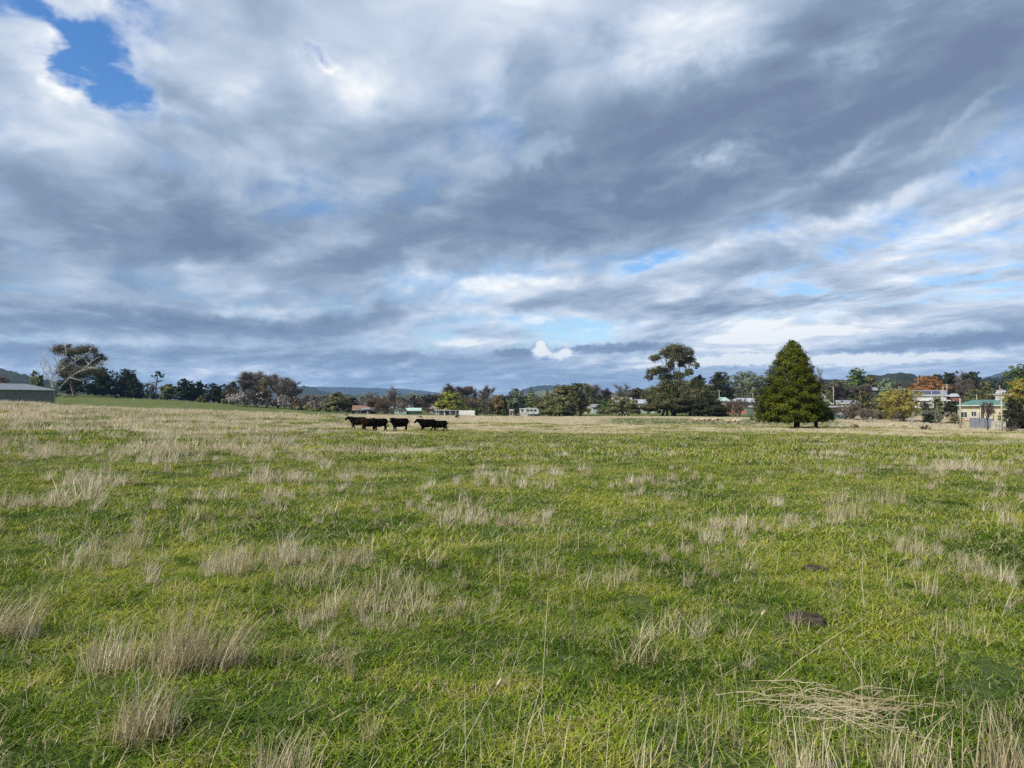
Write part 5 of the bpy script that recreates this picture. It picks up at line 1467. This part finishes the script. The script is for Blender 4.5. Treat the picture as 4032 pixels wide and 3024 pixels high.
def marker_post(label, u, d, h):
    p = ground(u, d); root = tag(empty('marker_post', p), label, 'post', 'white posts on the hill pasture')
    MB().tube([(0, 0, -.2), (0, 0, h)], .13, 7).build('post', PT['white'], root)
    MB().tube([(0, 0, h), (0, 0, h + .08)], [.16, .10], 7).build('cap', PT['offwhite'], root)
for label, u, d, h in (('white post right of the lone black cow on the hill', 527, 285, .9), ('white post below the tallest dark pine', 737, 280, .8), ('white post below the third dark pine', 851, 300, .7),
                       ('white post at the foot of the willows', 1257, 150, .45), ('white post before the dark houses behind the cattle', 1752, 210, .7)):
    marker_post(label, u, d, h)

# ------------------------------------------------------------------ poles and lines
POLES = {}
def power_pole(key, label, u, d, top, arm=1.8, rz=0.0, r=.15, trans=False, name='power_pole'):
    p = ground(u, d); H = Yh(top, d) - p.z
    root = tag(empty(name, p, rz), label, 'pole', 'poles in the town')
    MB().tube([(0, 0, -.4), (0, 0, H * .5), (0, 0, H)], [r * 1.15, r, r * .8], 8).build('post', PT['polewood'], root, True)
    if arm:
        MB().box(-arm / 2, arm / 2, -.20, -.10, H - .45, H - .32).build('crossarm', PT['polewood'], root)
        for i in range(4):
            xx = -arm / 2 + .12 + i * (arm - .24) / 3
            MB().tube([(xx, -.15, H - .32), (xx, -.15, H - .12)], [.05, .035], 6).build('insulator', PT['offwhite'], root)
    if trans: MB().tube([(0, -.42, H - 1.6), (0, -.42, H - .7)], .24, 9).build('transformer', PT['grey'], root)
    POLES[key] = Vector((p.x, p.y, p.z + H - .12))
power_pole('a', 'pole above the left end of the brick house', 2832, 300, 1536, arm=1.6)
power_pole('b', 'pole above the right end of the brick house', 2965, 290, 1524, arm=1.6)
power_pole('c', 'plain power pole right of the cypress', 3282, 262, 1523, arm=0)
power_pole('d', 'tall pole before the white solar house', 3714, 214, 1520, arm=0)
power_pole('e', 'pole with a lamp arm behind the red shed', 3729, 285, 1512, arm=2.2, trans=True)
power_pole('f', 'plain leaning grey pole left of the cream house', 3780, 146, 1568, arm=0)
power_pole('g', 'big power pole with a crossarm at the right edge of the field', 3943, 134, 1546, arm=3.4)
power_pole('h', 'thin white post before the white caravan', 3669, 232, 1540, arm=0, r=.10)
power_pole('i', 'pole rising behind the green roof', 3938, 300, 1516, arm=0)
power_pole('j', 'short pole left of the golden tree', 3388, 225, 1538, arm=0, r=.12)
power_pole('k', 'short pole behind the left end of the green roof', 3846, 200, 1553, arm=0, r=.11)
def power_line(label, a, b, sag=.8, dz=0.0):
    A, B = POLES[a].copy(), POLES[b].copy(); A.z += dz; B.z += dz
    root = tag(empty('power_line', A), label, 'cable', 'overhead cables')
    pts = [A.lerp(B, i / 12) - Vector((0, 0, sag * 4 * (i / 12) * (1 - i / 12))) - A for i in range(13)]
    MB().tube(pts, .022, 4).build('cable', PT['wire'], root)
    MB().tube([(0, 0, -.05), (0, 0, .08)], .05, 5).build('clamp', PT['offwhite'], root)
power_line('cable between the two poles over the brick house', 'a', 'b')
power_line('cable from the brick house pole behind the cypress to the plain pole', 'b', 'c')
power_line('cable from the plain pole towards the solar house', 'c', 'd', 1.4)
power_line('cable from the tall pole to the big pole at the right', 'd', 'g', .8)
power_line('cable from the pole behind the red shed to the pole behind the green roof', 'e', 'i', .8)

# ------------------------------------------------------------------ caravan, washing line, road, water
def caravan(label, u, d, W, name='caravan'):
    p = ground(u, d); root = tag(empty(name, p + Vector((0, 0, .12))), label, 'caravan')
    w = W / 2
    m = MB(); prof = [(-w, .6), (w * .9, .6), (w, 1.0), (w * .95, 2.1), (w * .7, 2.5), (-w * .8, 2.5), (-w, 2.1)]
    m.prism(prof, 'y', 0, 2.1); m.build('body', PT['white'], root)
    for fx in (-.45, .0, .5):
        m = MB(); m.box(fx * w - .4, fx * w + .4, -.04, .01, 1.4, 2.0); f = m.build('window', PT['glass'], root)
        m = MB(); m.box(fx * w - .45, fx * w + .45, -.06, -.02, 1.34, 1.39); m.build('sill', PT['trim'], f)
    for fx in (-.35, .25):
        m = MB(); m.tube([(fx * w, -.02, .34), (fx * w, .2, .34)], .34, 12); wh = m.build('wheel', PT['dark'], root)
        m = MB(); m.tube([(fx * w, -.05, .34), (fx * w, -.02, .34)], .17, 10); m.build('hub', PT['grey'], wh)
    m = MB(); m.box(w * .1 - .3, w * .1 + .3, -.03, .01, .7, 1.2); m.build('locker_door', PT['offwhite'], root)
caravan('white caravan parked before the solar house', 3652, 240, 4.2)
caravan('white caravan beside the small cabin', 2092, 228, 4.6)

def build_road():
    m, t, out = mat_base('asphalt'); n = tnoise(t, pos(t), 2.0, 5, .6)
    principled(t, out, ramp(t, n, [(.3, (.075, .072, .070)), (.7, (.13, .125, .12))]), .9, .1)
    L, Rr = [], []
    for u in np.linspace(3300, 4300, 30):
        d0 = 226.0
        for dd, Ls in ((d0, L), (d0 + 5.0, Rr)):
            x = xat(u, dd); Ls.append((x, dd, gz(x, dd) + .06))
    v = L + Rr; n_ = len(L)
    f = [(i, i + 1, n_ + i + 1, n_ + i) for i in range(n_ - 1)]
    me = bpy.data.meshes.new('road'); me.from_pydata(v, [], f); me.materials.append(m)
    tag(link('road', me), 'grey road passing below the solar house', kind='structure')
build_road()

# ------------------------------------------------------------------ far woods that read as one mass
def far_wood(name, label, ulist, d, rows, leaf, n, seed, depth=40):
    g = np.random.default_rng(seed)
    P, N, C = [], [], []
    px = d / (FPX / 4032 * 1024)
    for i in range(n):
        u = g.uniform(ulist[0], ulist[-1]); top = np.interp(u, ulist, rows) + g.normal() * 5
        dd = d + g.uniform(-depth, depth)
        x = xat(u, dd); z0 = gz(x, dd); h = max(1.5, Yh(top, dd) - z0)
        w = h * (.35 + .3 * g.random()); k = 70
        q = g.normal(size=(k, 3)); q /= np.linalg.norm(q, axis=1, keepdims=True)
        rr = (.55 + .45 * g.random((k, 1)))
        P.append(np.array([x, dd, z0 + h * .55]) + q * rr * [w, w, h * .48]); N.append(q + [0, 0, .4]); C.append(np.full(k, g.random()))
    P = np.concatenate(P); N = np.concatenate(N); C = np.concatenate(C)
    v, f = leaf_quads(P, N, 2.2 * px, g, aspect=.7)
    o = crown_object(name, v, f, np.repeat(g.random(len(P)), 4), np.repeat(C, 4), LEAF[leaf], None)
    tag(o, label, kind='stuff')
far_wood('far_wood', 'dull brown woodland band behind the houses and the cattle', [1170, 1400, 1600, 1800, 2000, 2200, 2450, 2650], 420, [1578, 1572, 1566, 1560, 1566, 1562, 1556, 1550], 'brown_gum', 300, 1)
far_wood('far_wood', 'grey green woodland patches on the plain left of the cattle', [1170, 1300, 1500, 1700, 1900], 700, [1570, 1562, 1553, 1551, 1562], 'grey_green', 120, 2, 120)
far_wood('far_wood', 'dark woodland behind the houses on the right', [3180, 3300, 3450, 3600, 3800, 4000, 4250], 520, [1512, 1508, 1500, 1506, 1500, 1496, 1490], 'dark', 150, 3, 60)
far_wood('far_wood', 'dark woodland left of the big cypress', [2560, 2700, 2900, 3060, 3180], 430, [1545, 1530, 1512, 1505, 1508], 'dark', 80, 4)
far_wood('far_wood', 'olive and brown garden growth between the far houses', [1170, 1400, 1560, 1700, 1900, 2100, 2300, 2500, 2620], 268, [1600, 1612, 1622, 1618, 1606, 1608, 1602, 1606, 1600], 'olive', 75, 7, 22)
far_wood('far_wood', 'dull brown garden growth among the houses on the right', [3240, 3400, 3560, 3700, 3850, 4040], 250, [1580, 1572, 1576, 1584, 1572, 1566], 'brown_gum', 60, 8, 22)
far_wood('far_wood', 'grey brown trees closing the gap between willows and houses', [1160, 1260, 1380, 1480, 1600], 320, [1572, 1576, 1574, 1582, 1580], 'twig_brown', 60, 9, 25)
far_wood('far_wood', 'brown thicket of low branches under the willows', [912, 980, 1060, 1130, 1180], 274, [1552, 1535, 1540, 1545, 1565], 'twig_grey', 46, 10, 8)
far_wood('far_wood', 'dark undergrowth below the hilltop pines', [250, 420, 560, 760, 960, 1120], 352, [1530, 1535, 1545, 1566, 1575, 1590], 'pine', 80, 5, 12)
far_wood('far_wood', 'brown undergrowth along the creek on the right', [3290, 3400, 3560, 3700, 3790], 196, [1630, 1622, 1632, 1636, 1640], 'twig_brown', 60, 6, 10)

# ------------------------------------------------------------------ cattle and sheep
def coat(name, dark, light, scale=3.0, split=None):
    m, t, out = mat_base(name)
    tc = t.nodes.new('ShaderNodeTexCoord'); o = S(t, tc.outputs['Object'])
    n = tnoise(t, o, scale, 5, .6)
    col = ramp(t, n, [(.3, dark), (.7, light)])
    if split:
        x, y, z = sep(t, o)
        col = cmix(t, (x + (n - .5) * .5).step(-.45, .05), split, col)
    principled(t, out, col, .85, .04)
    return m
M_BLACK = coat('black_hide', (.0015, .0014, .0013), (.0040, .0036, .0032))
M_BROWN = coat('brown_and_black_hide', (.0018, .0015, .0013), (.0045, .0038, .0033), 3.0, (.018, .0080, .0036))
M_WOOL = coat('cream_wool', (.34, .26, .16), (.56, .46, .31), 9.0)
M_FACE = coat('pale_sheep_face', (.52, .47, .38), (.66, .60, .50), 9.0)

def rings(mb, prof, n=12):
    """a closed skin through elliptical rings: (centre, half width, half height)"""
    vs, fs = [], []
    for (c, ry, rz) in prof:
        for k in range(n):
            a = 2 * math.pi * k / n
            vs.append((c[0], c[1] + math.cos(a) * ry, c[2] + math.sin(a) * rz))
    for i in range(len(prof) - 1):
        for k in range(n): fs.append((i * n + k, i * n + (k + 1) % n, (i + 1) * n + (k + 1) % n, (i + 1) * n + k))
    fs.append(tuple(range(n - 1, -1, -1))); fs.append(tuple(range((len(prof) - 1) * n, len(prof) * n)))
    mb.add(vs, fs)

def skin_of(mb, voxel, mat, name, smooth=2):
    """merge overlapping closed shapes into one continuous body"""
    me = bpy.data.meshes.new(name); me.from_pydata(mb.v, [], mb.f)
    bm = bmesh.new(); bm.from_mesh(me); bmesh.ops.recalc_face_normals(bm, faces=bm.faces); bm.to_mesh(me); bm.free()
    o = bpy.data.objects.new('body_tmp', me); COL.objects.link(o)
    r = o.modifiers.new('r', 'REMESH'); r.mode = 'VOXEL'; r.voxel_size = voxel
    s = o.modifiers.new('s', 'SMOOTH'); s.iterations = smooth; s.factor = .5
    dg = bpy.context.evaluated_depsgraph_get()
    out = bpy.data.meshes.new_from_object(o.evaluated_get(dg)); out.name = name
    bpy.data.objects.remove(o, do_unlink=True); bpy.data.meshes.remove(me)
    out.polygons.foreach_set('use_smooth', np.ones(len(out.polygons), dtype=bool))
    out.materials.clear(); out.materials.append(mat)
    return out

def cow_mesh(mat, swing=(0, 0, 0, 0), head_yaw=0.0, head_drop=0.0, seed=0, belly=0.0):
    mb = MB()
    rings(mb, [((.82, 0, 1.02), .12, .15), ((.76, 0, .98), .25, .29), ((.60, 0, .94), .31, .37), ((.35, 0, .90 - belly * .3), .35, .41), ((.05, 0, .87 - belly * .5), .38, .435 + belly),
               ((-.28, 0, .87 - belly * .3), .36, .435), ((-.52, 0, .89), .31, .415), ((-.72, 0, .94), .24, .35), ((-.84, 0, .98), .14, .24)], 14)
    cy, sy = math.cos(head_yaw), math.sin(head_yaw)
    def Hd(x, y, z):                                       # the head turns about the top of the neck
        px_, pz = -.70, 1.06
        dx, dy, dz = x - px_, y, z - pz
        return Vector((px_ + dx * cy - dy * sy, dx * sy + dy * cy, pz + dz - head_drop * (-dx)))
    mb.tube([Hd(-.45, 0, .98), Hd(-.72, 0, 1.06), Hd(-.92, 0, 1.17), Hd(-1.06, 0, 1.23)], [.34, .29, .21, .155], 12)
    mb.tube([Hd(-.98, 0, 1.30), Hd(-1.08, 0, 1.26), Hd(-1.20, 0, 1.17), Hd(-1.34, 0, 1.05), Hd(-1.42, 0, .99)], [.10, .15, .13, .10, .085], 12)
    for s in (-1, 1):
        mb.tube([Hd(-1.03, s * .09, 1.31), Hd(-1.00, s * .19, 1.32), Hd(-.98, s * .29, 1.28)], [.035, .06, .02], 8)
    for i, (x, s) in enumerate(((-.52, 1), (-.52, -1))):
        w = swing[i]
        mb.tube([(x, s * .15, .86), (x + w * .1, s * .16, .66), (x + w * .30, s * .15, .44), (x + w * .55 + max(0, -w) * .05, s * .15, .24), (x + w * .85, s * .15, .09), (x + w * .88 - .02, s * .15, .0)], [.20, .155, .088, .068, .062, .072], 9)
    for i, (x, s) in enumerate(((.56, 1), (.56, -1))):
        w = swing[2 + i]
        mb.tube([(x + .02, s * .14, .92), (x - .04 + w * .1, s * .17, .70), (x + .06 + w * .35, s * .16, .46), (x + .07 + w * .5, s * .15, .38), (x + .02 + w * .75, s * .15, .18), (x + w * .85, s * .15, .08), (x - .03 + w * .88, s * .15, .0)], [.27, .21, .11, .08, .064, .062, .072], 9)
    mb.tube([(.80, 0, 1.12), (.90, 0, .98), (.93, .02, .72), (.92, .03, .50), (.92, .03, .36)], [.045, .032, .026, .04, .02], 7)
    return skin_of(mb, .022, mat, 'cow_body')

def cow(label, u, d, scale, rz, mesh, group='cattle walking across the field'):
    p = ground(u, d)
    o = link('cow', mesh, None, p)
    o.rotation_euler = (0, 0, rz); o.scale = (scale,) * 3
    return tag(o, label, 'cow', group)
c_walk = cow_mesh(M_BLACK, (-.28, .22, .20, -.22))
c_brown = cow_mesh(M_BROWN, (-.30, .10, -.20, .15), 0.0, .35)
c_still = cow_mesh(M_BLACK, (.05, -.12, -.1, .22), .2, .30)
c_turn = cow_mesh(M_BLACK, (-.12, .16, .12, -.16), 1.0, .10)
c_low = cow_mesh(M_BLACK, (-.1, .25, -.25, .2), .25, .12)
cow('black cow leading the herd with its head held high', 1412, 66.2, .84, 0.0, c_walk)
cow('brown shouldered cow walking before two black cows', 1456, 63.2, .84, 0.05, c_brown)
cow('black cow whose front is hidden by the brown one', 1494, 64.6, .86, -.05, c_still)
cow('black cow in the middle with its head turned to the viewer', 1576, 63.6, .88, .38, c_turn)
cow('black cow of the rear pair, walking in front', 1684, 65.0, .85, .22, c_low)
cow('smaller black cow at the end of the herd', 1733, 66.4, .78, -.12, c_walk)
GF = 'cattle grazing far off'
cow('lone black cow far up on the hill pasture', 461, 300, .82, .1, c_still, GF)
cow('black cow far behind the herd, before the pale house', 1433, 205, .85, .3, c_still, GF)
cow('black cow far behind the herd, below the russet bush', 1464, 208, .8, 1.2, c_turn, GF)
cow('black cow far behind the herd, by the white post', 1392, 200, .8, 1.5, c_turn, GF)

def sheep_body():
    mb = MB()
    rings(mb, [((.52, 0, .62), .10, .12), ((.44, 0, .60), .21, .23), ((.2, 0, .58), .27, .29), ((-.1, 0, .58), .27, .29), ((-.36, 0, .61), .22, .25), ((-.5, 0, .67), .13, .16)], 12)
    mb.tube([(-.36, 0, .68), (-.52, 0, .82), (-.58, 0, .88)], [.16, .11, .08], 10)
    for x in (-.3, .34):
        for s in (-1, 1):
            mb.tube([(x, s * .13, .5), (x, s * .13, .25), (x, s * .13, .0)], [.085, .045, .04], 7)
    return skin_of(mb, .03, M_WOOL, 'sheep_body')
def sheep_head():
    mb = MB()
    mb.tube([(-.52, 0, .93), (-.62, 0, .90), (-.74, 0, .80), (-.79, 0, .76)], [.06, .085, .06, .045], 9)
    for s in (-1, 1): mb.tube([(-.56, s * .06, .93), (-.55, s * .17, .91)], [.03, .015], 6)
    return skin_of(mb, .022, M_FACE, 'sheep_head')
SB, SH = sheep_body(), sheep_head()
def sheep(label, u, d, rz, s=1.0):
    p = ground(u, d); root = tag(empty('sheep', p, rz), label, 'sheep', 'flock of sheep')
    root.scale = (s,) * 3
    link('body', SB, root); link('head', SH, root)
FL = [(2731, 131, .2, 'leftmost sheep of the cream flock, standing a little apart'), (2742, 128, 3.0, 'second sheep from the left in the cream flock'), (2755, 133, .5, 'third sheep from the left in the cream flock'),
      (2764, 128.5, 2.8, 'fourth sheep from the left in the cream flock'), (2775, 131, .1, 'sheep in the middle of the cream flock'), (2787, 128, 3.3, 'sheep just right of the middle of the flock'),
      (2799, 132, .4, 'third sheep from the right in the close flock'), (2810, 128, 2.9, 'second sheep from the right in the close flock'), (2824, 130, 1.0, 'last sheep at the right of the close flock'),
      (2866, 112, .1, 'sheep lying low just right of the flock'), (2889, 116, 1.8, 'sheep facing the viewer between flock and cypress'), (2908, 115, 3.0, 'sheep with its tail to the flock, nearer the cypress'),
      (2999, 100, 1.5, 'single sheep under the left skirt of the cypress'), (3507, 118, 2.2, 'left sheep of the pair in dry grass before the golden tree'), (3515, 121, .6, 'right sheep of the pair in dry grass before the golden tree'),
      (3551, 108, .2, 'brownish sheep in the dry grass right of the pair'), (3562, 108.5, 1.7, 'white faced sheep at the right of all the sheep')]
for u, d, rz, lb in FL: sheep(lb, u, d, rz, .86 if u < 3100 else .62)

# ------------------------------------------------------------------ tussocks one can tell apart in the foreground
GTU = 'dry tussocks in the foreground'
def tussock(label, u, row, w, h, n=150, lean=.5, wind=(.1, 0), seed=1, mat=None, wid=.0050):
    d = dflat(row); p = ground(u, d)
    root = tag(empty('grass_tussock', p), label, 'tussock', GTU)
    g = np.random.default_rng(seed)
    n = int(n * .75)
    a = blades(n, w, h * .35, h, wid, lean, seed, round_=True, wind=wind, curl=.6, seg=4)
    tag(link('dead_stalks', blade_mesh('dead_stalks', [a], mat or M_STRAW), root), kind='stuff')
    b = blades(n // 2, w * 1.15, h * .15, h * .42, wid * 1.4, lean * 1.8, seed + 3, round_=True, wind=wind, curl=.5, seg=3)
    tag(link('green_base', blade_mesh('green_base', [b], M_STRAWG), root), kind='stuff')
for k, a in enumerate([
    ('big dry tussock left of centre, left head of a group of three', 480, 2600, .20, .42, 250, .6, (.05, 0)),
    ('tallest dry tussock in the middle of the group of three', 720, 2620, .16, .58, 290, .42, (.16, 0)),
    ('dry tussock leaning right at the right of the group of three', 890, 2600, .15, .48, 210, .42, (.42, 0)),
    ('thick pale tussock below the group of three, nearest the bottom left', 600, 2860, .16, .40, 280, .5, (.22, 0)),
    ('dry tussock blown to the right at the left edge', 50, 2490, .17, .48, 240, .4, (.55, 0)),
    ('broad dry tussock above the group of three', 930, 2225, .26, .38, 190, .55, (.1, 0)),
    ('wide low straw tussock right of the broad one', 1240, 2290, .36, .34, 230, .7, (.1, 0)),
    ('ridge shaped dry tussock behind the wide low one', 1390, 2200, .30, .36, 190, .6, (.15, 0)),
    ('pale tussock near the left edge behind the wind blown one', 320, 2235, .26, .32, 170, .6, (.1, 0)),
    ('short bright white tuft standing alone left of centre', 1458, 2375, .05, .24, 90, .5, (.1, 0)),
    ('loose stalky tussock in the centre of the field', 2130, 2255, .22, .34, 70, .6, (0, 0)),
    ('loose stalky tussock right of the centre one', 2360, 2310, .22, .32, 70, .7, (0, 0)),
    ('dry tussock in the right middle, lower of two', 3330, 2040, .30, .50, 210, .5, (.05, 0)),
    ('dry tussock in the right middle, upper of two', 3480, 1985, .34, .50, 200, .5, (.05, 0)),
    ('small dry tussock standing alone on the far right', 3560, 2190, .16, .36, 110, .5, (.1, 0)),
    ('dry tussock cut by the bottom edge left of centre', 1130, 3030, .13, .30, 210, .6, (.05, 0)),
    ('tall stalks of a tussock at the bottom right corner', 3920, 3040, .12, .36, 170, .45, (0, 0)),
    ('stalks of a tussock at the bottom edge right of the straw heap', 3560, 3050, .16, .30, 150, .55, (.05, 0)),
    ('stalks of a tussock at the bottom edge below the straw heap', 3180, 3060, .16, .30, 120, .55, (0, 0)),
    ('thin dry tussock left of the two dark cow pats', 2500, 2600, .13, .26, 100, .8, (.1, 0)),
    ('dry stalks right of centre above the cow pats line', 2700, 2480, .24, .32, 80, .6, (.1, 0)),
    ('flattened grey tuft left of centre', 1290, 2580, .12, .22, 120, 1.0, (.7, 0)),
    ('stalky tuft at the bottom edge in the centre', 2640, 3060, .2, .34, 70, .55, (.15, 0)),
    ('stalky tuft far right above the straw heap', 3740, 2500, .2, .24, 70, .6, (.1, 0)),
    ('tall thin stalks standing right of the two dark cow pats', 3640, 2340, .1, .36, 50, .45, (.1, 0)),
]):
    tussock(*a, seed=900 + k * 11)

def straw_heap():
    u, row = 3290, 2800
    p = ground(u, dflat(row)); root = tag(empty('straw_heap', p), 'flattened heap of pale straw lying at the lower right', 'straw')
    g = np.random.default_rng(77); n = 210
    w = .34
    V, T_, Rn = [], [], []
    for i in range(n):
        a = g.normal() * .55 + (0.2 if i % 2 else -.22)
        c = np.array([g.normal() * w * .6, g.normal() * .15, .010 + .05 * g.random()])
        L = .06 + .22 * g.random() ** 1.2; dv = np.array([math.cos(a), math.sin(a), g.normal() * .12]); sd = np.array([-math.sin(a), math.cos(a), .6]) * .0015
        bow = np.array([g.normal() * .015, g.normal() * .02, .012])
        for s in (-.5, 0, .5):
            q = c + dv * L * s + bow * (1 - 4 * s * s)
            V += [q - sd, q + sd]; T_ += [s + .5] * 2; Rn += [g.random()] * 2
    V = np.array(V); V[:, 2] += height(V[:, 0] + p.x, V[:, 1] + p.y) - p.z + .015
    o = np.arange(n) * 6
    F = np.concatenate([np.stack([o, o + 1, o + 3, o + 2], -1), np.stack([o + 2, o + 3, o + 5, o + 4], -1)])
    r0 = np.repeat(g.random(n), 6)
    so = link('straws', mesh_np('straws', V, F, M_STRAW, {'along': ('FLOAT', 'POINT', np.array(T_, np.float32)), 'rnd': ('FLOAT', 'POINT', r0.astype(np.float32))}), root)
    tag(so, kind='stuff')
    b = blades(320, .45, .05, .15, .006, 1.4, 78, round_=True, seg=3)
    tag(link('green_blades', blade_mesh('green_blades', [b], M_TURF), root), kind='stuff')
straw_heap()

# cow pats
def pat_mat():
    m, t, out = mat_base('dried_dung'); n = tnoise(t, pos(t), 14.0, 5, .65)
    principled(t, out, ramp(t, n, [(.3, (.028, .021, .014)), (.6, (.075, .060, .045)), (.8, (.16, .14, .115))]), .9, .08, normal=bump(t, n, .7, .03))
    return m
M_PAT = pat_mat()
def cow_pat(label, u, row, w, l, seed):
    g = np.random.default_rng(seed); d = dflat(row); p = ground(u, d)
    n = 22; vs = []; fs = []
    for j, (s, z) in enumerate(((1.0, -.03), (1.0, .028), (.86, .05), (.62, .040), (.34, .047), (.08, .042))):
        for i in range(n):
            a = 2 * math.pi * i / n
            wob = 1 + .18 * math.sin(2 * a + seed) + .12 * math.sin(5 * a + seed * 2.1) + .07 * math.sin(9 * a)
            vs.append((math.cos(a) * w * s * wob, math.sin(a) * l * s * wob, z * .75 + g.normal() * .005))
    for j in range(5):
        for i in range(n): fs.append((j * n + i, j * n + (i + 1) % n, (j + 1) * n + (i + 1) % n, (j + 1) * n + i))
    fs.append(tuple(range(5 * n, 6 * n)))
    me = bpy.data.meshes.new('cow_pat'); me.from_pydata(vs, [], fs); me.materials.append(M_PAT)
    me.polygons.foreach_set('use_smooth', np.ones(len(me.polygons), dtype=bool))
    o = link('cow_pat', me, None, p + Vector((0, 0, .022)))
    tag(o, label, 'cow pat', 'cow pats in the grass')
cow_pat('large dark cow pat in the grass, nearer of two', 3160, 2457, .125, .105, 3)
cow_pat('dark cow pat in the grass, farther of two', 3198, 2255, .135, .10, 5)

# single stalks with seed heads
def stalk(label, u, row, du, top_row, head=.02, seed=1):
    d = dflat(row); p = ground(u, d)
    root = tag(empty('grass_stalk', p), label, 'grass stalk')
    tip = Vector((du / FPX * d, .08, (row - top_row) / FPX * d * 1.02))
    pts = [Vector((0, 0, -.02)), tip * .35 + Vector((0, 0, .012)), tip * .7 + Vector((0, 0, .012)), tip]
    m = MB(); m.tube(pts, [.0019, .0018, .0016, .0013], 5); m.build('stem', M_STALK, root, True)
    if head:
        m = MB(); dv = (tip - pts[2]).normalized()
        m.tube([tip - dv * head * .6, tip, tip + dv * head, tip + dv * head * 2.0], [.003, head * .45, head * .40, .002], 7); m.build('seed_head', M_STALK, root, True)
M_STALK = paint('dry_stalk', (.50, .43, .29), .8, .1, .2, 20.0)
stalk('long dry stalk with a fluffy seed head leaning right in the centre', 1790, 2960, 170, 2680, .016)
stalk('tall thin green straw stalk standing in the centre', 2120, 2900, 40, 2330, 0)
stalk('dry stalk with a pale seed head left of the near cow pat', 2915, 2540, 90, 2430, .02)
stalk('long straw slanting up right of the straw heap', 2990, 2690, 430, 2440, 0)
stalk('pale straw slanting at the bottom left of centre', 830, 3010, 85, 2770, 0)
stalk('thin dry stalk standing at the bottom right', 3400, 2720, -70, 2570, .01)

# fallen timber and low scrub
def fallen_logs(label, u, d, n, L, seed, mat='grey', k=1.0):
    p = ground(u, d); root = tag(empty('fallen_log', p), label, 'log'); g = np.random.default_rng(seed)
    for i in range(n):
        a = g.normal() * .5; x = g.normal() * L * .4; y = g.normal() * 1.0
        dv = Vector((math.cos(a), math.sin(a) * .6, g.normal() * .12)); l = L * (.4 + .5 * g.random()); c = Vector((x, y, .35 + .5 * g.random()))
        z = gz(p.x + x, p.y + y) - p.z
        m = MB(); m.tube([c - dv * l * .5 + Vector((0, 0, z)), c + Vector((0, 0, z + .2 * g.random())), c + dv * l * .5 + Vector((0, 0, z + .15))], [.34 * k, .28 * k, .14 * k], 7); m.build('limb', BARK[mat], root, True)
fallen_logs('heap of fallen grey limbs below the old brown gum', 258, 298, 8, 5.0, 4)
fallen_logs('curved grey fallen branch at the field edge before the cream house', 3702, 150, 1, 4.0, 9, 'tan', .42)
GS = 'low scrub in the dry grass'
for k, (u, d, top, w, lb) in enumerate([(3366, 92, 1668, 28, 'small dark scrub bush right of the cypress trunks'), (3640, 84, 1672, 44, 'low brown scrub bush before the dark green bush'), (1365, 150, 1628, 12, 'little leafless scrub behind the leading cow'),
                                       (1800, 140, 1632, 16, 'small leafless scrub behind the last cow'), (1655, 142, 1634, 18, 'small leafless scrub behind the rear pair of cows'), (3990, 100, 1668, 50, 'low brown scrub at the right edge of the field')]):
    bare('scrub_bush', lb, u, d, top, w, leaf='twig_dark', bark='dark', seed=400 + k, cat='shrub', stems=4, up=.4, group=GS, dens=.9)

# ------------------------------------------------------------------ the air
def build_haze():
    m, t, out = mat_base('haze_air')
    v = t.nodes.new('ShaderNodeVolumePrincipled')
    v.inputs['Color'].default_value = (.36, .60, .98, 1)
    v.inputs['Density'].default_value = 7.5e-5
    v.inputs['Anisotropy'].default_value = 0.0
    t.links.new(v.outputs[0], out.inputs['Volume'])
    mb = MB(); mb.box(-8200, 8200, -7000, 8200, -40, 320)
    tag(mb.build('haze', m), 'thin bluish air over the whole landscape', kind='stuff')
build_haze()
